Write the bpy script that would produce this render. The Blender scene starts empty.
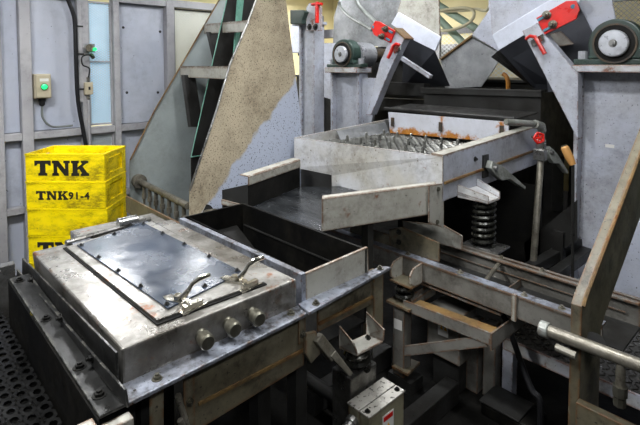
import bpy, bmesh, math, random
from mathutils import Vector, Matrix
random.seed(7)
scene = bpy.context.scene
col = scene.collection
R = math.radians

# ------------------------------------------------------------------ camera, world, exposure
cam_d = bpy.data.cameras.new('camera'); cam = bpy.data.objects.new('camera', cam_d); col.objects.link(cam)
cam_d.sensor_width = 36.0; cam_d.lens = 27.0; cam_d.shift_y = -0.1914; cam_d.clip_start = 0.02
cam.location = (0, 0, 1.6)
cam.rotation_euler = (R(87.0), 0, math.atan2(0.7295, 0.684))
scene.camera = cam
world = bpy.data.worlds.new('world'); scene.world = world; world.use_nodes = True
world.node_tree.nodes['Background'].inputs[0].default_value = (0.75, 0.85, 1.0, 1)
world.node_tree.nodes['Background'].inputs[1].default_value = 0.25
vs = scene.view_settings
vs.view_transform = 'Standard'; vs.look = 'None'; vs.gamma = 1.0; vs.exposure = 1.25
vs.use_curve_mapping = False

# ------------------------------------------------------------------ materials
def lin(h):
    h = h.lstrip('#'); o = []
    for i in (0, 2, 4):
        v = int(h[i:i+2], 16) / 255
        o.append(v / 12.92 if v <= 0.04045 else ((v + 0.055) / 1.055) ** 2.4)
    return (o[0], o[1], o[2], 1)

def mat(name, base, other=None, mix=0.5, rough=0.5, metal=0.0, rust=0.0, rustc='#8a4a20', speck=0.0, speckc='#2a2620',
        speck_scale=70, scale=5, bump=0.0, grime=0.0, grimec='#2e2a22', edge=0.0, edgec='#5f3d1e', er=0.014, emit=None, es=0.0, stretch=None, rvar=0.15, spec=0.5):
    m = bpy.data.materials.new(name); m.use_nodes = True
    nt = m.node_tree; N = nt.nodes; L = nt.links
    b = N['Principled BSDF']
    b.inputs['Metallic'].default_value = metal
    b.inputs['Specular IOR Level'].default_value = spec
    tc = N.new('ShaderNodeTexCoord'); mp = N.new('ShaderNodeMapping')
    L.new(tc.outputs['Object'], mp.inputs[0])
    if stretch: mp.inputs['Scale'].default_value = stretch
    def noise(s, det=6, r=0.6, w=None):
        n = N.new('ShaderNodeTexNoise'); n.inputs['Scale'].default_value = s
        n.inputs['Detail'].default_value = det; n.inputs['Roughness'].default_value = r
        L.new(mp.outputs[0], n.inputs['Vector']); return n
    def ramp(src, a, c):
        r = N.new('ShaderNodeMapRange'); r.inputs[1].default_value = a; r.inputs[2].default_value = c
        r.clamp = True; L.new(src, r.inputs[0]); return r.outputs[0]
    def mixc(fac, a, c):
        x = N.new('ShaderNodeMix'); x.data_type = 'RGBA'
        if isinstance(fac, float): x.inputs[0].default_value = fac
        else: L.new(fac, x.inputs[0])
        for sock, v in ((x.inputs[6], a), (x.inputs[7], c)):
            if isinstance(v, tuple): sock.default_value = v
            else: L.new(v, sock)
        return x.outputs[2]
    c = lin(base)
    n1 = noise(scale)
    c = mixc(ramp(n1.outputs[0], 0.5 - mix * 0.25, 0.75 - mix * 0.25), c, lin(other or base))
    if speck:
        n2 = noise(speck_scale, 3, 0.7)
        t = 0.72 - 0.14 * speck
        c = mixc(ramp(n2.outputs[0], t, t + 0.05), c, lin(speckc))
    rmask = None
    if rust:
        n3 = noise(scale * 1.7, 9, 0.72)
        t = 0.72 - 0.24 * rust
        rmask = ramp(n3.outputs[0], t, t + 0.07)
        n4 = noise(40, 4); c = mixc(rmask, c, mixc(n4.outputs[0], lin(rustc), lin('#5a3418')))
    if grime:
        n7 = noise(scale * 0.9, 10, 0.75); n8 = noise(scale * 9, 6, 0.7)
        gm = N.new('ShaderNodeMath'); gm.operation = 'MULTIPLY'
        L.new(ramp(n7.outputs[0], 0.44, 0.62), gm.inputs[0]); L.new(ramp(n8.outputs[0], 0.32, 0.58), gm.inputs[1])
        g2 = N.new('ShaderNodeMath'); g2.operation = 'MULTIPLY'; L.new(gm.outputs[0], g2.inputs[0]); g2.inputs[1].default_value = min(1.0, grime * 1.6)
        c = mixc(g2.outputs[0], c, lin(grimec))
    if edge:
        bv = N.new('ShaderNodeBevel'); bv.samples = 4; bv.inputs[0].default_value = er
        ge = N.new('ShaderNodeNewGeometry'); dt = N.new('ShaderNodeVectorMath'); dt.operation = 'DOT_PRODUCT'
        L.new(bv.outputs[0], dt.inputs[0]); L.new(ge.outputs['True Normal'], dt.inputs[1])
        em = ramp(dt.outputs['Value'], 0.999, 0.95)
        n9 = noise(26, 6, 0.7); e2 = N.new('ShaderNodeMath'); e2.operation = 'MULTIPLY'
        L.new(em, e2.inputs[0]); L.new(ramp(n9.outputs[0], 0.62 - 0.3 * edge, 0.72 - 0.3 * edge), e2.inputs[1])
        c = mixc(e2.outputs[0], c, lin(edgec))
    if isinstance(c, tuple): b.inputs['Base Color'].default_value = c
    else: L.new(c, b.inputs['Base Color'])
    n5 = noise(scale * 2.3, 5)
    rr = N.new('ShaderNodeMapRange'); rr.inputs[1].default_value = 0.3; rr.inputs[2].default_value = 0.7
    rr.inputs[3].default_value = max(0.03, rough - rvar); rr.inputs[4].default_value = min(1, rough + rvar)
    L.new(n5.outputs[0], rr.inputs[0]); L.new(rr.outputs[0], b.inputs['Roughness'])
    if bump:
        bp = N.new('ShaderNodeBump'); bp.inputs['Strength'].default_value = bump; bp.inputs['Distance'].default_value = 0.01
        n6 = noise(scale * 6, 5); L.new(n6.outputs[0], bp.inputs['Height']); L.new(bp.outputs[0], b.inputs['Normal'])
    if emit:
        b.inputs['Emission Color'].default_value = lin(emit); b.inputs['Emission Strength'].default_value = es
    return m

MT = {}
MT['wall'] = mat('wall_paint', '#a9afbe', '#b0b4bf', rough=0.55, speck=0.25, speck_scale=30, scale=1.5, grime=0.15)
MT['hall'] = mat('hall_paint', '#6d6f74', '#66686c', rough=0.7)
MT['frame'] = mat('wall_frame_paint', '#abaaac', '#9a999d', rough=0.5, speck=0.3, scale=3, grime=0.25)
MT['floor'] = mat('oily_floor', '#0b0b0a', '#141311', rough=0.6, scale=3, bump=0.3, spec=0.12)
MT['cream'] = mat('cream_wall', '#e8dcae', '#dccf9e', rough=0.7, scale=1)
MT['ceil'] = mat('ceiling', '#a5a297', '#9b988d', rough=0.8, scale=1)
MT['pane'] = mat('frosted_window', '#bcd8e8', '#a9cde0', rough=0.3, scale=2, emit='#9fc6dd', es=0.35)
MT['pane_dim'] = mat('dim_window', '#7f98a8', '#8aa0ac', rough=0.3, scale=2)
MT['pane_warm'] = mat('warm_window', '#c2c0ab', '#b9b69f', rough=0.3, scale=2, emit='#e6e2cc', es=0.2)
MT['wire'] = mat('wire_mesh', '#dfe3e4', '#ccd2d4', rough=0.45, metal=0.3)
MT['wire_dark'] = mat('screen_wire', '#8f8f8a', '#6e6e6a', rough=0.35, metal=0.8)
MT['paint'] = mat('grey_blue_paint', '#b2b7c5', '#a7a9b0', rough=0.5, speck=0.5, speck_scale=90, scale=2.5, bump=0.05, grime=0.25, edge=0.5)
MT['paint_rust'] = mat('grey_paint_rusting', '#b4b8c4', '#a5a39c', rough=0.5, speck=0.5, speck_scale=80, rust=0.6, scale=5, bump=0.05, grime=0.35, edge=0.9, edgec='#6e3d18')
MT['rusty_white'] = mat('white_paint_heavy_rust', '#c3c6cf', '#bcbcc0', rough=0.5, speck=0.3, rust=0.5, rustc='#b06a22', scale=5.5, edge=1.0, edgec='#9a5a1c', er=0.03, grime=0.1)
MT['sieve_paint'] = mat('sieve_white_paint', '#c6c8cc', '#b4b1a8', rough=0.5, speck=0.55, speckc='#5a4a38', speck_scale=60, rust=0.4, scale=4, grime=0.3, grimec='#4e4434', edge=0.9, edgec='#59391c', er=0.006)
MT['hop_band'] = mat('hopper_band_paint', '#c9cedb', '#bfc4d0', rough=0.45, speck=0.2, scale=3, grime=0.12)
MT['beige'] = mat('beige_grime_paint', '#837e6d', '#615b49', rough=0.5, speck=0.6, speck_scale=80, rust=0.4, scale=4, mix=0.9, grime=0.6, edge=0.7)
MT['beige_rust'] = mat('beige_paint_rust_edge', '#7d6238', '#6b5230', rough=0.6, speck=0.5, rust=0.8, rustc='#7c5327', scale=6, grime=0.5)
MT['lip'] = mat('lip_paint', '#a3a298', '#acaaa2', rough=0.5, speck=0.4, rust=0.42, scale=4, grime=0.4, grimec='#4a4334', edge=0.8)
MT['lid'] = mat('worn_stainless', '#9d9b96', '#6a665f', rough=0.36, metal=0.65, rust=0.57, rustc='#a5602c', scale=5, bump=0.2, rvar=0.18, grime=0.5, grimec='#4a453c', edge=0.2)
MT['steel'] = mat('bare_steel', '#9c9c9a', '#7f7d78', rough=0.33, metal=0.85, rust=0.2, scale=6, bump=0.1, grime=0.4)
MT['flange'] = mat('worn_flange', '#a9b0be', '#7f8086', rough=0.4, metal=0.5, rust=0.38, speck=0.7, scale=7, grime=0.7, edge=0.3)
MT['sheet'] = mat('dark_polymer_sheet', '#262d38', '#39414d', rough=0.22, metal=0.0, scale=4, rvar=0.1, spec=0.5, bump=0.06)
MT['wet'] = mat('wet_steel_sheet', '#55585b', '#34373a', rough=0.17, metal=0.7, scale=5, bump=0.15, stretch=(1, 3, 1))
MT['stainless'] = mat('brushed_stainless', '#97999b', '#74777a', rough=0.4, metal=0.35, scale=4, speck=0.1, grime=0.35)
MT['chrome'] = mat('chrome', '#d9d6cc', '#c9c4b6', rough=0.15, metal=0.95, scale=20, grime=0.3, grimec='#6a6250')
MT['brass'] = mat('dull_pipe_plug', '#77756a', '#5f5c50', rough=0.4, metal=0.8, rust=0.2, scale=20)
MT['black'] = mat('black_oily_steel', '#121211', '#1c1b19', rough=0.5, scale=6, bump=0.15, spec=0.12)
MT['dark'] = mat('dark_grey_steel', '#2b2b2a', '#1e1d1b', rough=0.42, scale=5, bump=0.1, speck=0.2, speckc='#4a463c', spec=0.3)
MT['shade'] = mat('shaded_hopper_paint', '#4a4c52', '#3e4046', rough=0.5, scale=3, spec=0.12)  # hopper paint darkened: shade of the undersides and side panel put into the colour
MT['rubber'] = mat('black_rubber', '#151515', '#1d1d1d', rough=0.5, spec=0.25)
MT['spring'] = mat('black_spring', '#20211f', '#35352f', rough=0.3, metal=0.5, scale=15)
MT['green_iron'] = mat('green_cast_iron', '#2c3f39', '#243530', rough=0.4, scale=8, bump=0.1, grime=0.2)
MT['bore'] = mat('rusted_bore', '#4a3d2c', '#2e2a24', rough=0.6, rust=0.5, scale=12)
MT['disc'] = mat('bearing_disc', '#b9bcc2', '#a9abb0', rough=0.35, metal=0.4, scale=8, grime=0.2)
MT['red'] = mat('red_paint', '#d21f17', '#b81811', rough=0.35, scale=6, speck=0.2, grime=0.15)
MT['yellow'] = mat('yellow_plastic', '#ffe400', '#f4d800', rough=0.45, scale=4, speck=0.5, speckc='#6a5a10', speck_scale=45, stretch=(1, 1, 2.2), grime=0.5, grimec='#4f3f06')
MT['ink'] = mat('black_ink', '#15140f', '#1d1a10', rough=0.6)
MT['grey_green'] = mat('chute_grey_paint', '#868e8e', '#929998', rough=0.45, speck=0.2, scale=3, grime=0.2, grimec='#54584f')
MT['green_edge'] = mat('green_acrylic_edge', '#6f9f90', '#5a8878', rough=0.3)
MT['pipe'] = mat('grimy_pipe', '#8b877c', '#6c675a', rough=0.4, metal=0.5, rust=0.2, scale=12, grime=0.5)
MT['pvc'] = mat('pale_green_pipe', '#a9bfae', '#9cb3a2', rough=0.45)
MT['hose'] = mat('cream_hose', '#d9d2b4', '#cfc7a6', rough=0.5)
MT['box_beige'] = mat('switch_box_beige', '#b4aa92', '#aaa088', rough=0.45, speck=0.15, scale=6)
MT['tbox'] = mat('terminal_box', '#8e8b74', '#7c7862', rough=0.4, speck=0.4, scale=6, grime=0.4, edge=0.5)
MT['tbox_top'] = mat('terminal_box_lid', '#b9b6ae', '#9d9a92', rough=0.35, metal=0.3, speck=1.0, speck_scale=55)
MT['lampg'] = mat('green_pilot_lamp', '#18c060', '#18c060', rough=0.2, emit='#28e078', es=0.7)
MT['white'] = mat('white_label', '#dcdcd8', '#d2d0ca', rough=0.6)
MT['cable'] = mat('black_cable', '#141416', '#1c1c1e', rough=0.5, spec=0.25)
MT['gcable'] = mat('grey_cable', '#6f7470', '#5c605c', rough=0.5)
MT['wood'] = mat('wooden_handle', '#b98a4e', '#a87840', rough=0.5, scale=12, stretch=(1, 1, 0.2))
MT['checker'] = mat('checker_steel', '#5c5a55', '#4a4843', rough=0.3, metal=0.8, scale=8, bump=0.2, grime=0.4)
MT['tube'] = mat('fluorescent_tube', '#ffffff', '#ffffff', emit='#f4f8ff', es=14.0)
MT['orange'] = mat('amber_hose', '#b07428', '#a0661e', rough=0.4)
MT['wyellow'] = mat('warning_yellow', '#e0a818', '#d89c10', rough=0.5)
MT['funnel'] = mat('dull_funnel_steel', '#b2b4b6', '#989b9e', rough=0.4, metal=0.3, scale=5, grime=0.25)
MT['stand'] = mat('grimy_stand_paint', '#787670', '#62605a', rough=0.5, speck=0.4, speck_scale=80, grime=0.5, edge=0.7, scale=4)
MT['inside'] = mat('oil_black_lining', '#060606', '#0b0b0a', rough=0.6, scale=6, grime=0.2, spec=0.12)
MT['clamp'] = mat('zinc_clamp', '#9a9d98', '#83867f', rough=0.4, metal=0.3, scale=10, grime=0.35, edge=0.3)
MT['perf'] = mat('oily_black_plate', '#050505', '#090908', rough=0.32, spec=0.35, scale=8)
MT['oil_steel'] = mat('oiled_dark_steel', '#222221', '#191918', rough=0.4, spec=0.3, scale=6, bump=0.1, edge=0.5, edgec='#5a5852')
MT['blue'] = mat('blue_grey_part', '#4c7f92', '#3f6e80', rough=0.5)

def two_tone():
    m = mat('two_tone_chute_paint', '#bdb097', '#b0a48c', rough=0.5, speck=1.05, speckc='#3d3528', speck_scale=100, scale=4, bump=0.06, grime=0.4, grimec='#5b4f3d')
    nt = m.node_tree; N = nt.nodes; L = nt.links
    b = N['Principled BSDF']; old = b.inputs['Base Color'].links[0].from_socket
    geo = N.new('ShaderNodeTexCoord'); sp = N.new('ShaderNodeSeparateXYZ'); L.new(geo.outputs['Object'], sp.inputs[0])
    ns = N.new('ShaderNodeTexNoise'); ns.inputs['Scale'].default_value = 9; ns.inputs['Detail'].default_value = 8
    L.new(geo.outputs['Object'], ns.inputs['Vector'])
    def math_(op, a, c):
        x = N.new('ShaderNodeMath'); x.operation = op
        for i, v in enumerate((a, c)):
            if isinstance(v, (int, float)): x.inputs[i].default_value = v
            else: L.new(v, x.inputs[i])
        return x.outputs[0]
    # old coat covers the plate above a slanting brushed edge
    e = math_('SUBTRACT', math_('MULTIPLY', sp.outputs['Y'], 1.073), sp.outputs['Z'])
    e = math_('ADD', e, math_('MULTIPLY', math_('SUBTRACT', ns.outputs[0], 0.5), 0.16))
    r = N.new('ShaderNodeMapRange'); r.inputs[1].default_value = TT0; r.inputs[2].default_value = TT0 + 0.03; L.new(e, r.inputs[0])
    s2 = N.new('ShaderNodeTexNoise'); s2.inputs['Scale'].default_value = 110; L.new(geo.outputs['Object'], s2.inputs['Vector'])
    r2 = N.new('ShaderNodeMapRange'); r2.inputs[1].default_value = 0.62; r2.inputs[2].default_value = 0.66; L.new(s2.outputs[0], r2.inputs[0])
    c2 = N.new('ShaderNodeMix'); c2.data_type = 'RGBA'; L.new(r2.outputs[0], c2.inputs[0])
    c2.inputs[6].default_value = lin('#b4bccd'); c2.inputs[7].default_value = lin('#5c5f68')
    mx = N.new('ShaderNodeMix'); mx.data_type = 'RGBA'; L.new(r.outputs[0], mx.inputs[0])
    L.new(old, mx.inputs[6]); L.new(c2.outputs[2], mx.inputs[7]); L.new(mx.outputs[2], b.inputs['Base Color'])
    return m
def rust_cover():
    """white paint rusting up from the lower edge and around the clips"""
    m = mat('white_cover_rusting', '#c6c9d2', '#bdbec4', rough=0.5, speck=0.3, speck_scale=80, scale=5, grime=0.1)
    nt = m.node_tree; N = nt.nodes; L = nt.links
    b = N['Principled BSDF']; old = b.inputs['Base Color'].links[0].from_socket
    tc = N.new('ShaderNodeTexCoord'); sp = N.new('ShaderNodeSeparateXYZ'); L.new(tc.outputs['Object'], sp.inputs[0])
    def mt(op, a, c=0.0):
        x = N.new('ShaderNodeMath'); x.operation = op
        for i, v in enumerate((a, c)):
            if isinstance(v, (int, float)): x.inputs[i].default_value = v
            else: L.new(v, x.inputs[i])
        return x.outputs[0]
    ns = N.new('ShaderNodeTexNoise'); ns.inputs['Scale'].default_value = 14; ns.inputs['Detail'].default_value = 9; ns.inputs['Roughness'].default_value = 0.7
    L.new(tc.outputs['Object'], ns.inputs['Vector'])
    low = mt('MULTIPLY', mt('SUBTRACT', RC_Z, sp.outputs['Z']), 9.0)
    e = low
    for xc in RC_X:
        d = mt('SUBTRACT', 0.5, mt('MULTIPLY', mt('ABSOLUTE', mt('SUBTRACT', sp.outputs['X'], xc)), 13.0))
        e = mt('MAXIMUM', e, d)
    e = mt('ADD', e, mt('MULTIPLY', mt('SUBTRACT', ns.outputs[0], 0.5), 2.2))
    r = N.new('ShaderNodeMapRange'); r.inputs[1].default_value = 0.15; r.inputs[2].default_value = 0.4; L.new(e, r.inputs[0])
    n2 = N.new('ShaderNodeTexNoise'); n2.inputs['Scale'].default_value = 30; L.new(tc.outputs['Object'], n2.inputs['Vector'])
    rc = N.new('ShaderNodeMix'); rc.data_type = 'RGBA'; L.new(n2.outputs[0], rc.inputs[0])
    rc.inputs[6].default_value = lin('#c98a34'); rc.inputs[7].default_value = lin('#7a3c12')
    mx = N.new('ShaderNodeMix'); mx.data_type = 'RGBA'; L.new(r.outputs[0], mx.inputs[0]); L.new(old, mx.inputs[6]); L.new(rc.outputs[2], mx.inputs[7])
    L.new(mx.outputs[2], b.inputs['Base Color']); return m
RC_Z = 1.14; RC_X = (-0.08, 0.36)
MT['rust_cover'] = rust_cover()
TT0 = -0.922
MT['two_tone'] = two_tone()

# ------------------------------------------------------------------ mesh builder
class MB:
    def __init__(s): s.v = []; s.f = []
    def _add(s, vs, fs):
        o = len(s.v); s.v += [tuple(p) for p in vs]; s.f += [tuple(i + o for i in f) for f in fs]; return s
    def box(s, x0, x1, y0, y1, z0, z1):
        v = [(x, y, z) for z in (z0, z1) for y in (y0, y1) for x in (x0, x1)]
        return s._add(v, [(0, 2, 3, 1), (4, 5, 7, 6), (0, 1, 5, 4), (2, 6, 7, 3), (0, 4, 6, 2), (1, 3, 7, 5)])
    def slab(s, pts, vec):
        n = len(pts); vec = Vector(vec)
        v = [tuple(p) for p in pts] + [tuple(Vector(p) + vec) for p in pts]
        f = [tuple(range(n - 1, -1, -1)), tuple(range(n, 2 * n))]
        f += [(i, (i + 1) % n, (i + 1) % n + n, i + n) for i in range(n)]
        return s._add(v, f)
    def loft(s, a, b):
        n = len(a)
        f = [tuple(range(n - 1, -1, -1)), tuple(range(n, 2 * n))]
        f += [(i, (i + 1) % n, (i + 1) % n + n, i + n) for i in range(n)]
        return s._add(list(a) + list(b), f)
    def bar(s, a, b, w, h, up=(0, 0, 1)):
        a = Vector(a); b = Vector(b); d = (b - a).normalized(); up = Vector(up)
        if abs(d.dot(up)) > 0.98: up = Vector((1, 0, 0))
        sd = d.cross(up).normalized(); u = sd.cross(d)
        q = [sd * x + u * z for x, z in ((-w / 2, -h / 2), (w / 2, -h / 2), (w / 2, h / 2), (-w / 2, h / 2))]
        return s.loft([tuple(a + k) for k in q], [tuple(b + k) for k in q])
    def tube(s, path, r, n=10):
        pts = [Vector(p) for p in path]; rings = []
        prev = None
        for i, p in enumerate(pts):
            d = (pts[min(i + 1, len(pts) - 1)] - pts[max(i - 1, 0)]).normalized()
            ref = prev if prev is not None else (Vector((0, 0, 1)) if abs(d.z) < 0.9 else Vector((1, 0, 0)))
            a = (ref - d * ref.dot(d)).normalized(); prev = a; b = d.cross(a)
            rr = r[i] if isinstance(r, (list, tuple)) else r
            rings.append([tuple(p + (a * math.cos(t) + b * math.sin(t)) * rr) for t in [2 * math.pi * k / n for k in range(n)]])
        v = [q for g in rings for q in g]; f = []
        for i in range(len(rings) - 1):
            for k in range(n):
                f.append((i * n + k, i * n + (k + 1) % n, (i + 1) * n + (k + 1) % n, (i + 1) * n + k))
        f.append(tuple(range(n - 1, -1, -1))); f.append(tuple(range((len(rings) - 1) * n, len(rings) * n)))
        return s._add(v, f)
    def cyl(s, a, b, r, n=14, r2=None): return s.tube([a, b], [r, r if r2 is None else r2], n)
    def lathe(s, p, axis, prof, n=18):
        ax = Vector(axis).normalized(); p = Vector(p)
        path = [p + ax * h for _, h in prof]; rs = [max(q, 0.0004) for q, _ in prof]
        ref = Vector((0, 0, 1)) if abs(ax.z) < 0.9 else Vector((1, 0, 0))
        a = (ref - ax * ref.dot(ax)).normalized(); b = ax.cross(a)
        v = []
        for c, r in zip(path, rs): v += [tuple(c + (a * math.cos(2 * math.pi * k / n) + b * math.sin(2 * math.pi * k / n)) * r) for k in range(n)]
        f = [(i * n + k, i * n + (k + 1) % n, (i + 1) * n + (k + 1) % n, (i + 1) * n + k) for i in range(len(prof) - 1) for k in range(n)]
        f.append(tuple(range(n - 1, -1, -1))); f.append(tuple(range((len(prof) - 1) * n, len(prof) * n)))
        return s._add(v, f)
    def ring(s, p, axis, ro, ri, h, n=24):
        return s.lathe_open(p, axis, [(ri, 0), (ro, 0), (ro, h), (ri, h), (ri, 0)], n)
    def lathe_open(s, p, axis, prof, n=24):
        ax = Vector(axis).normalized(); p = Vector(p)
        ref = Vector((0, 0, 1)) if abs(ax.z) < 0.9 else Vector((1, 0, 0))
        a = (ref - ax * ref.dot(ax)).normalized(); b = ax.cross(a); v = []
        for r, h in prof: v += [tuple(p + ax * h + (a * math.cos(2 * math.pi * k / n) + b * math.sin(2 * math.pi * k / n)) * r) for k in range(n)]
        f = [(i * n + k, i * n + (k + 1) % n, (i + 1) * n + (k + 1) % n, (i + 1) * n + k) for i in range(len(prof) - 1) for k in range(n)]
        return s._add(v, f)
    def coil(s, x, y, z0, z1, r, w, turns, n=6):
        k = int(turns * 18)
        path = [(x + r * math.cos(2 * math.pi * turns * i / k), y + r * math.sin(2 * math.pi * turns * i / k), z0 + (z1 - z0) * i / k) for i in range(k + 1)]
        return s.tube(path, w, n)
    def hexbolt(s, p, axis=(0, 0, 1), r=0.01, h=0.008):
        ax = Vector(axis).normalized(); p = Vector(p)
        s.cyl(p, p + ax * 0.002, r * 1.5, 10)
        s.cyl(p + ax * 0.002, p + ax * h, r, 6)
        return s.cyl(p + ax * h, p + ax * (h * 1.6), r * 0.55, 8)

def mesh_obj(name, mb, m, parent=None, off=(0, 0, 0), smooth=False, bevel=0.0):
    me = bpy.data.meshes.new(name)
    ox, oy, oz = off
    me.from_pydata([(x - ox, y - oy, z - oz) for x, y, z in mb.v], [], mb.f); me.update()
    bm = bmesh.new(); bm.from_mesh(me); bmesh.ops.recalc_face_normals(bm, faces=bm.faces); bm.to_mesh(me); bm.free()
    me.materials.append(MT[m] if isinstance(m, str) else m)
    if smooth:
        for p in me.polygons: p.use_smooth = True
        try: me.set_sharp_from_angle(angle=R(35))
        except Exception: pass
    o = bpy.data.objects.new(name, me); col.objects.link(o)
    if parent: o.parent = parent
    if bevel:
        bv = o.modifiers.new('bevel', 'BEVEL'); bv.width = bevel; bv.segments = 2; bv.limit_method = 'ANGLE'; bv.angle_limit = R(40)
    return o

class Thing:
    """an Empty at the thing's base that parents its parts"""
    def __init__(s, name, label, cat, group=None): s.name, s.label, s.cat, s.group = name, label, cat, group; s.q = []
    def part(s, name, mb, m, sub=None, smooth=False, bevel=0.0, label=None, kind=None):
        s.q.append((name, mb, m, sub, smooth, bevel, label, kind)); return len(s.q) - 1
    def bolts(s, pts, axis, r=0.009, h=0.008, m='dark', sub=None, name='bolt'):
        for p in pts: s.part(name, MB().hexbolt(p, axis, r, h), m, sub)
    def done(s):
        V = [v for q in s.q for v in q[1].v]
        xs, ys, zs = zip(*V)
        base = getattr(s, 'base', None) or ((min(xs) + max(xs)) / 2, (min(ys) + max(ys)) / 2, min(zs))
        if len(s.q) == 1:
            n, mb, m, sub, sm, bv, lb, kd = s.q[0]
            root = mesh_obj(s.name, mb, m, None, base, sm, bv)
            objs = [root]
            if kd: root['kind'] = kd
        else:
            root = bpy.data.objects.new(s.name, None); col.objects.link(root); root.empty_display_size = 0.1
            objs = []
            for n, mb, m, sub, sm, bv, lb, kd in s.q:
                o = mesh_obj(n, mb, m, root if sub is None else objs[sub], base, sm, bv)
                if lb: o['label'] = lb
                if kd: o['kind'] = kd
                objs.append(o)
        root.location = base
        root['label'] = s.label; root['category'] = s.cat
        if s.group: root['group'] = s.group
        s.objs = objs; s.root = root
        return root

def struct(name, mb, m, bevel=0.0):
    o = mesh_obj(name, mb, m, None, (0, 0, 0), False, bevel); o['kind'] = 'structure'; return o
def child(parent, name, mb, m, bevel=0.0, smooth=False, kind=None):
    o = mesh_obj(name, mb, m, parent, (0, 0, 0), smooth, bevel)
    if kind: o['kind'] = kind
    return o

def text_mb(body, size, origin, xdir, updir, depth=0.0015, bold=0.0):
    cu = bpy.data.curves.new('lettering', 'FONT'); cu.body = body; cu.size = size; cu.extrude = depth; cu.offset = bold
    cu.resolution_u = 3; cu.space_character = 1.2
    t = bpy.data.objects.new('lettering', cu); col.objects.link(t)
    dg = bpy.context.evaluated_depsgraph_get(); me = bpy.data.meshes.new_from_object(t.evaluated_get(dg))
    x = Vector(xdir).normalized(); u = Vector(updir).normalized(); n = x.cross(u); o = Vector(origin)
    mb = MB(); mb._add([tuple(o + x * v.co.x + u * v.co.y + n * v.co.z) for v in me.vertices], [tuple(p.vertices) for p in me.polygons])
    bpy.data.objects.remove(t); bpy.data.curves.remove(cu); bpy.data.meshes.remove(me)
    return mb

def diamond(mb, origin, u, v, W, Hh, pu, pv, w, n):
    """expanded-metal lattice of thin strips over a W x Hh rectangle"""
    o = Vector(origin); u = Vector(u); v = Vector(v); nn = Vector(n)
    sl = pv / pu
    for sgn in (1, -1):
        k0 = -int(W * sl / pv) - 2; k1 = int((Hh + W * sl) / pv) + 2
        for k in range(k0, k1):
            c = k * pv
            # line y = c + sgn*sl*x clipped to the rectangle
            xs = [0.0, W]; pts = []
            for x in xs:
                y = c + sgn * sl * x
                if 0 <= y <= Hh: pts.append((x, y))
            for y in (0.0, Hh):
                x = (y - c) / (sgn * sl)
                if 0 < x < W: pts.append((x, y))
            if len(pts) < 2: continue
            a, b = min(pts), max(pts)
            if abs(a[0] - b[0]) < 0.004: continue
            A = o + u * a[0] + v * a[1]; B = o + u * b[0] + v * b[1]
            mb.bar(A, B, w, 0.003, tuple(nn))
    return mb

# ------------------------------------------------------------------ the setting
floor = struct('floor', MB().box(-9, 4, -4, 9, -0.1, 0), 'floor')
ceil = struct('ceiling', MB().box(-9, 4, -4, 9, 3.3, 3.4), 'ceil')
wr = struct('wall_right', MB().box(-9, 4, 8.9, 9.0, 0, 3.3), 'cream')
wb = struct('wall_back', MB().box(-9.1, -9.0, -4, 9, 0, 3.3), 'cream')
wf = struct('wall_front', MB().box(-9, 4, -4.1, -4.0, 0, 3.3), 'hall')
wn = struct('wall_near', MB().box(4.0, 4.1, -4, 9, 0, 3.3), 'hall')
WX = -4.15
wall = struct('wall_left', MB().box(WX - 0.05, WX - 0.04, -4.0, 1.30, 0, 2.2).box(WX - 0.05, WX - 0.04, 1.495, 2.05, 0, 2.2)
              .box(WX - 0.05, WX - 0.04, 1.30, 1.495, 2.16, 2.2).box(WX - 0.05, WX - 0.04, 2.05, 2.6, 2.16, 2.2)
              .box(WX - 0.05, WX - 0.04, 1.30, 1.495, 0, 0.6).box(WX - 0.05, WX - 0.04, 2.05, 2.6, 0, 1.2), 'wall')
# posts (edges measured along the wall)
def post(y0, y1, z0=0, z1=2.2, d=0.04): child(wall, 'post', MB().box(WX - 0.04, WX - 0.04 + 0.04 + d, y0, y1, z0, z1), 'frame', 0.004)
for y0, y1 in ((0.63, 0.70), (0.815, 0.89), (1.24, 1.30), (1.495, 1.545), (1.965, 2.04), (2.52, 2.6), (0.0, 0.08), (-0.9, -0.82), (-1.9, -1.82)):
    post(y0, y1)
def rail(y0, y1, z0, z1, d=0.03): child(wall, 'rail', MB().box(WX - 0.04, WX + d, y0, y1, z0, z1), 'frame', 0.004)
for y0, y1 in ((0.89, 1.24), (1.545, 1.965), (2.04, 2.52), (0.08, 0.63)): rail(y0, y1, 2.125, 2.19)
for y0, y1 in ((0.70, 0.815), (0.89, 1.24), (1.30, 1.495), (1.545, 1.965), (2.04, 2.52), (0.08, 0.63)):
    rail(y0, y1, 1.035, 1.09)
    if y0 != 1.30: child(wall, 'panel', MB().box(WX - 0.04, WX - 0.025, y0 + 0.003, y1 - 0.003, 1.095, 2.12) if y0 < 2.04 else MB().box(WX - 0.04, WX - 0.025, y0, y1, 0.55, 1.03), 'wall')
    rail(y0, y1, 0.48, 0.53)
for y, z in ((1.60, 1.92), (1.62, 1.36), (1.93, 1.9), (1.9, 1.35)):
    child(wall, 'screw', MB().hexbolt((WX - 0.025, y, z), (1, 0, 0), 0.008, 0.006), 'dark')
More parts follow.
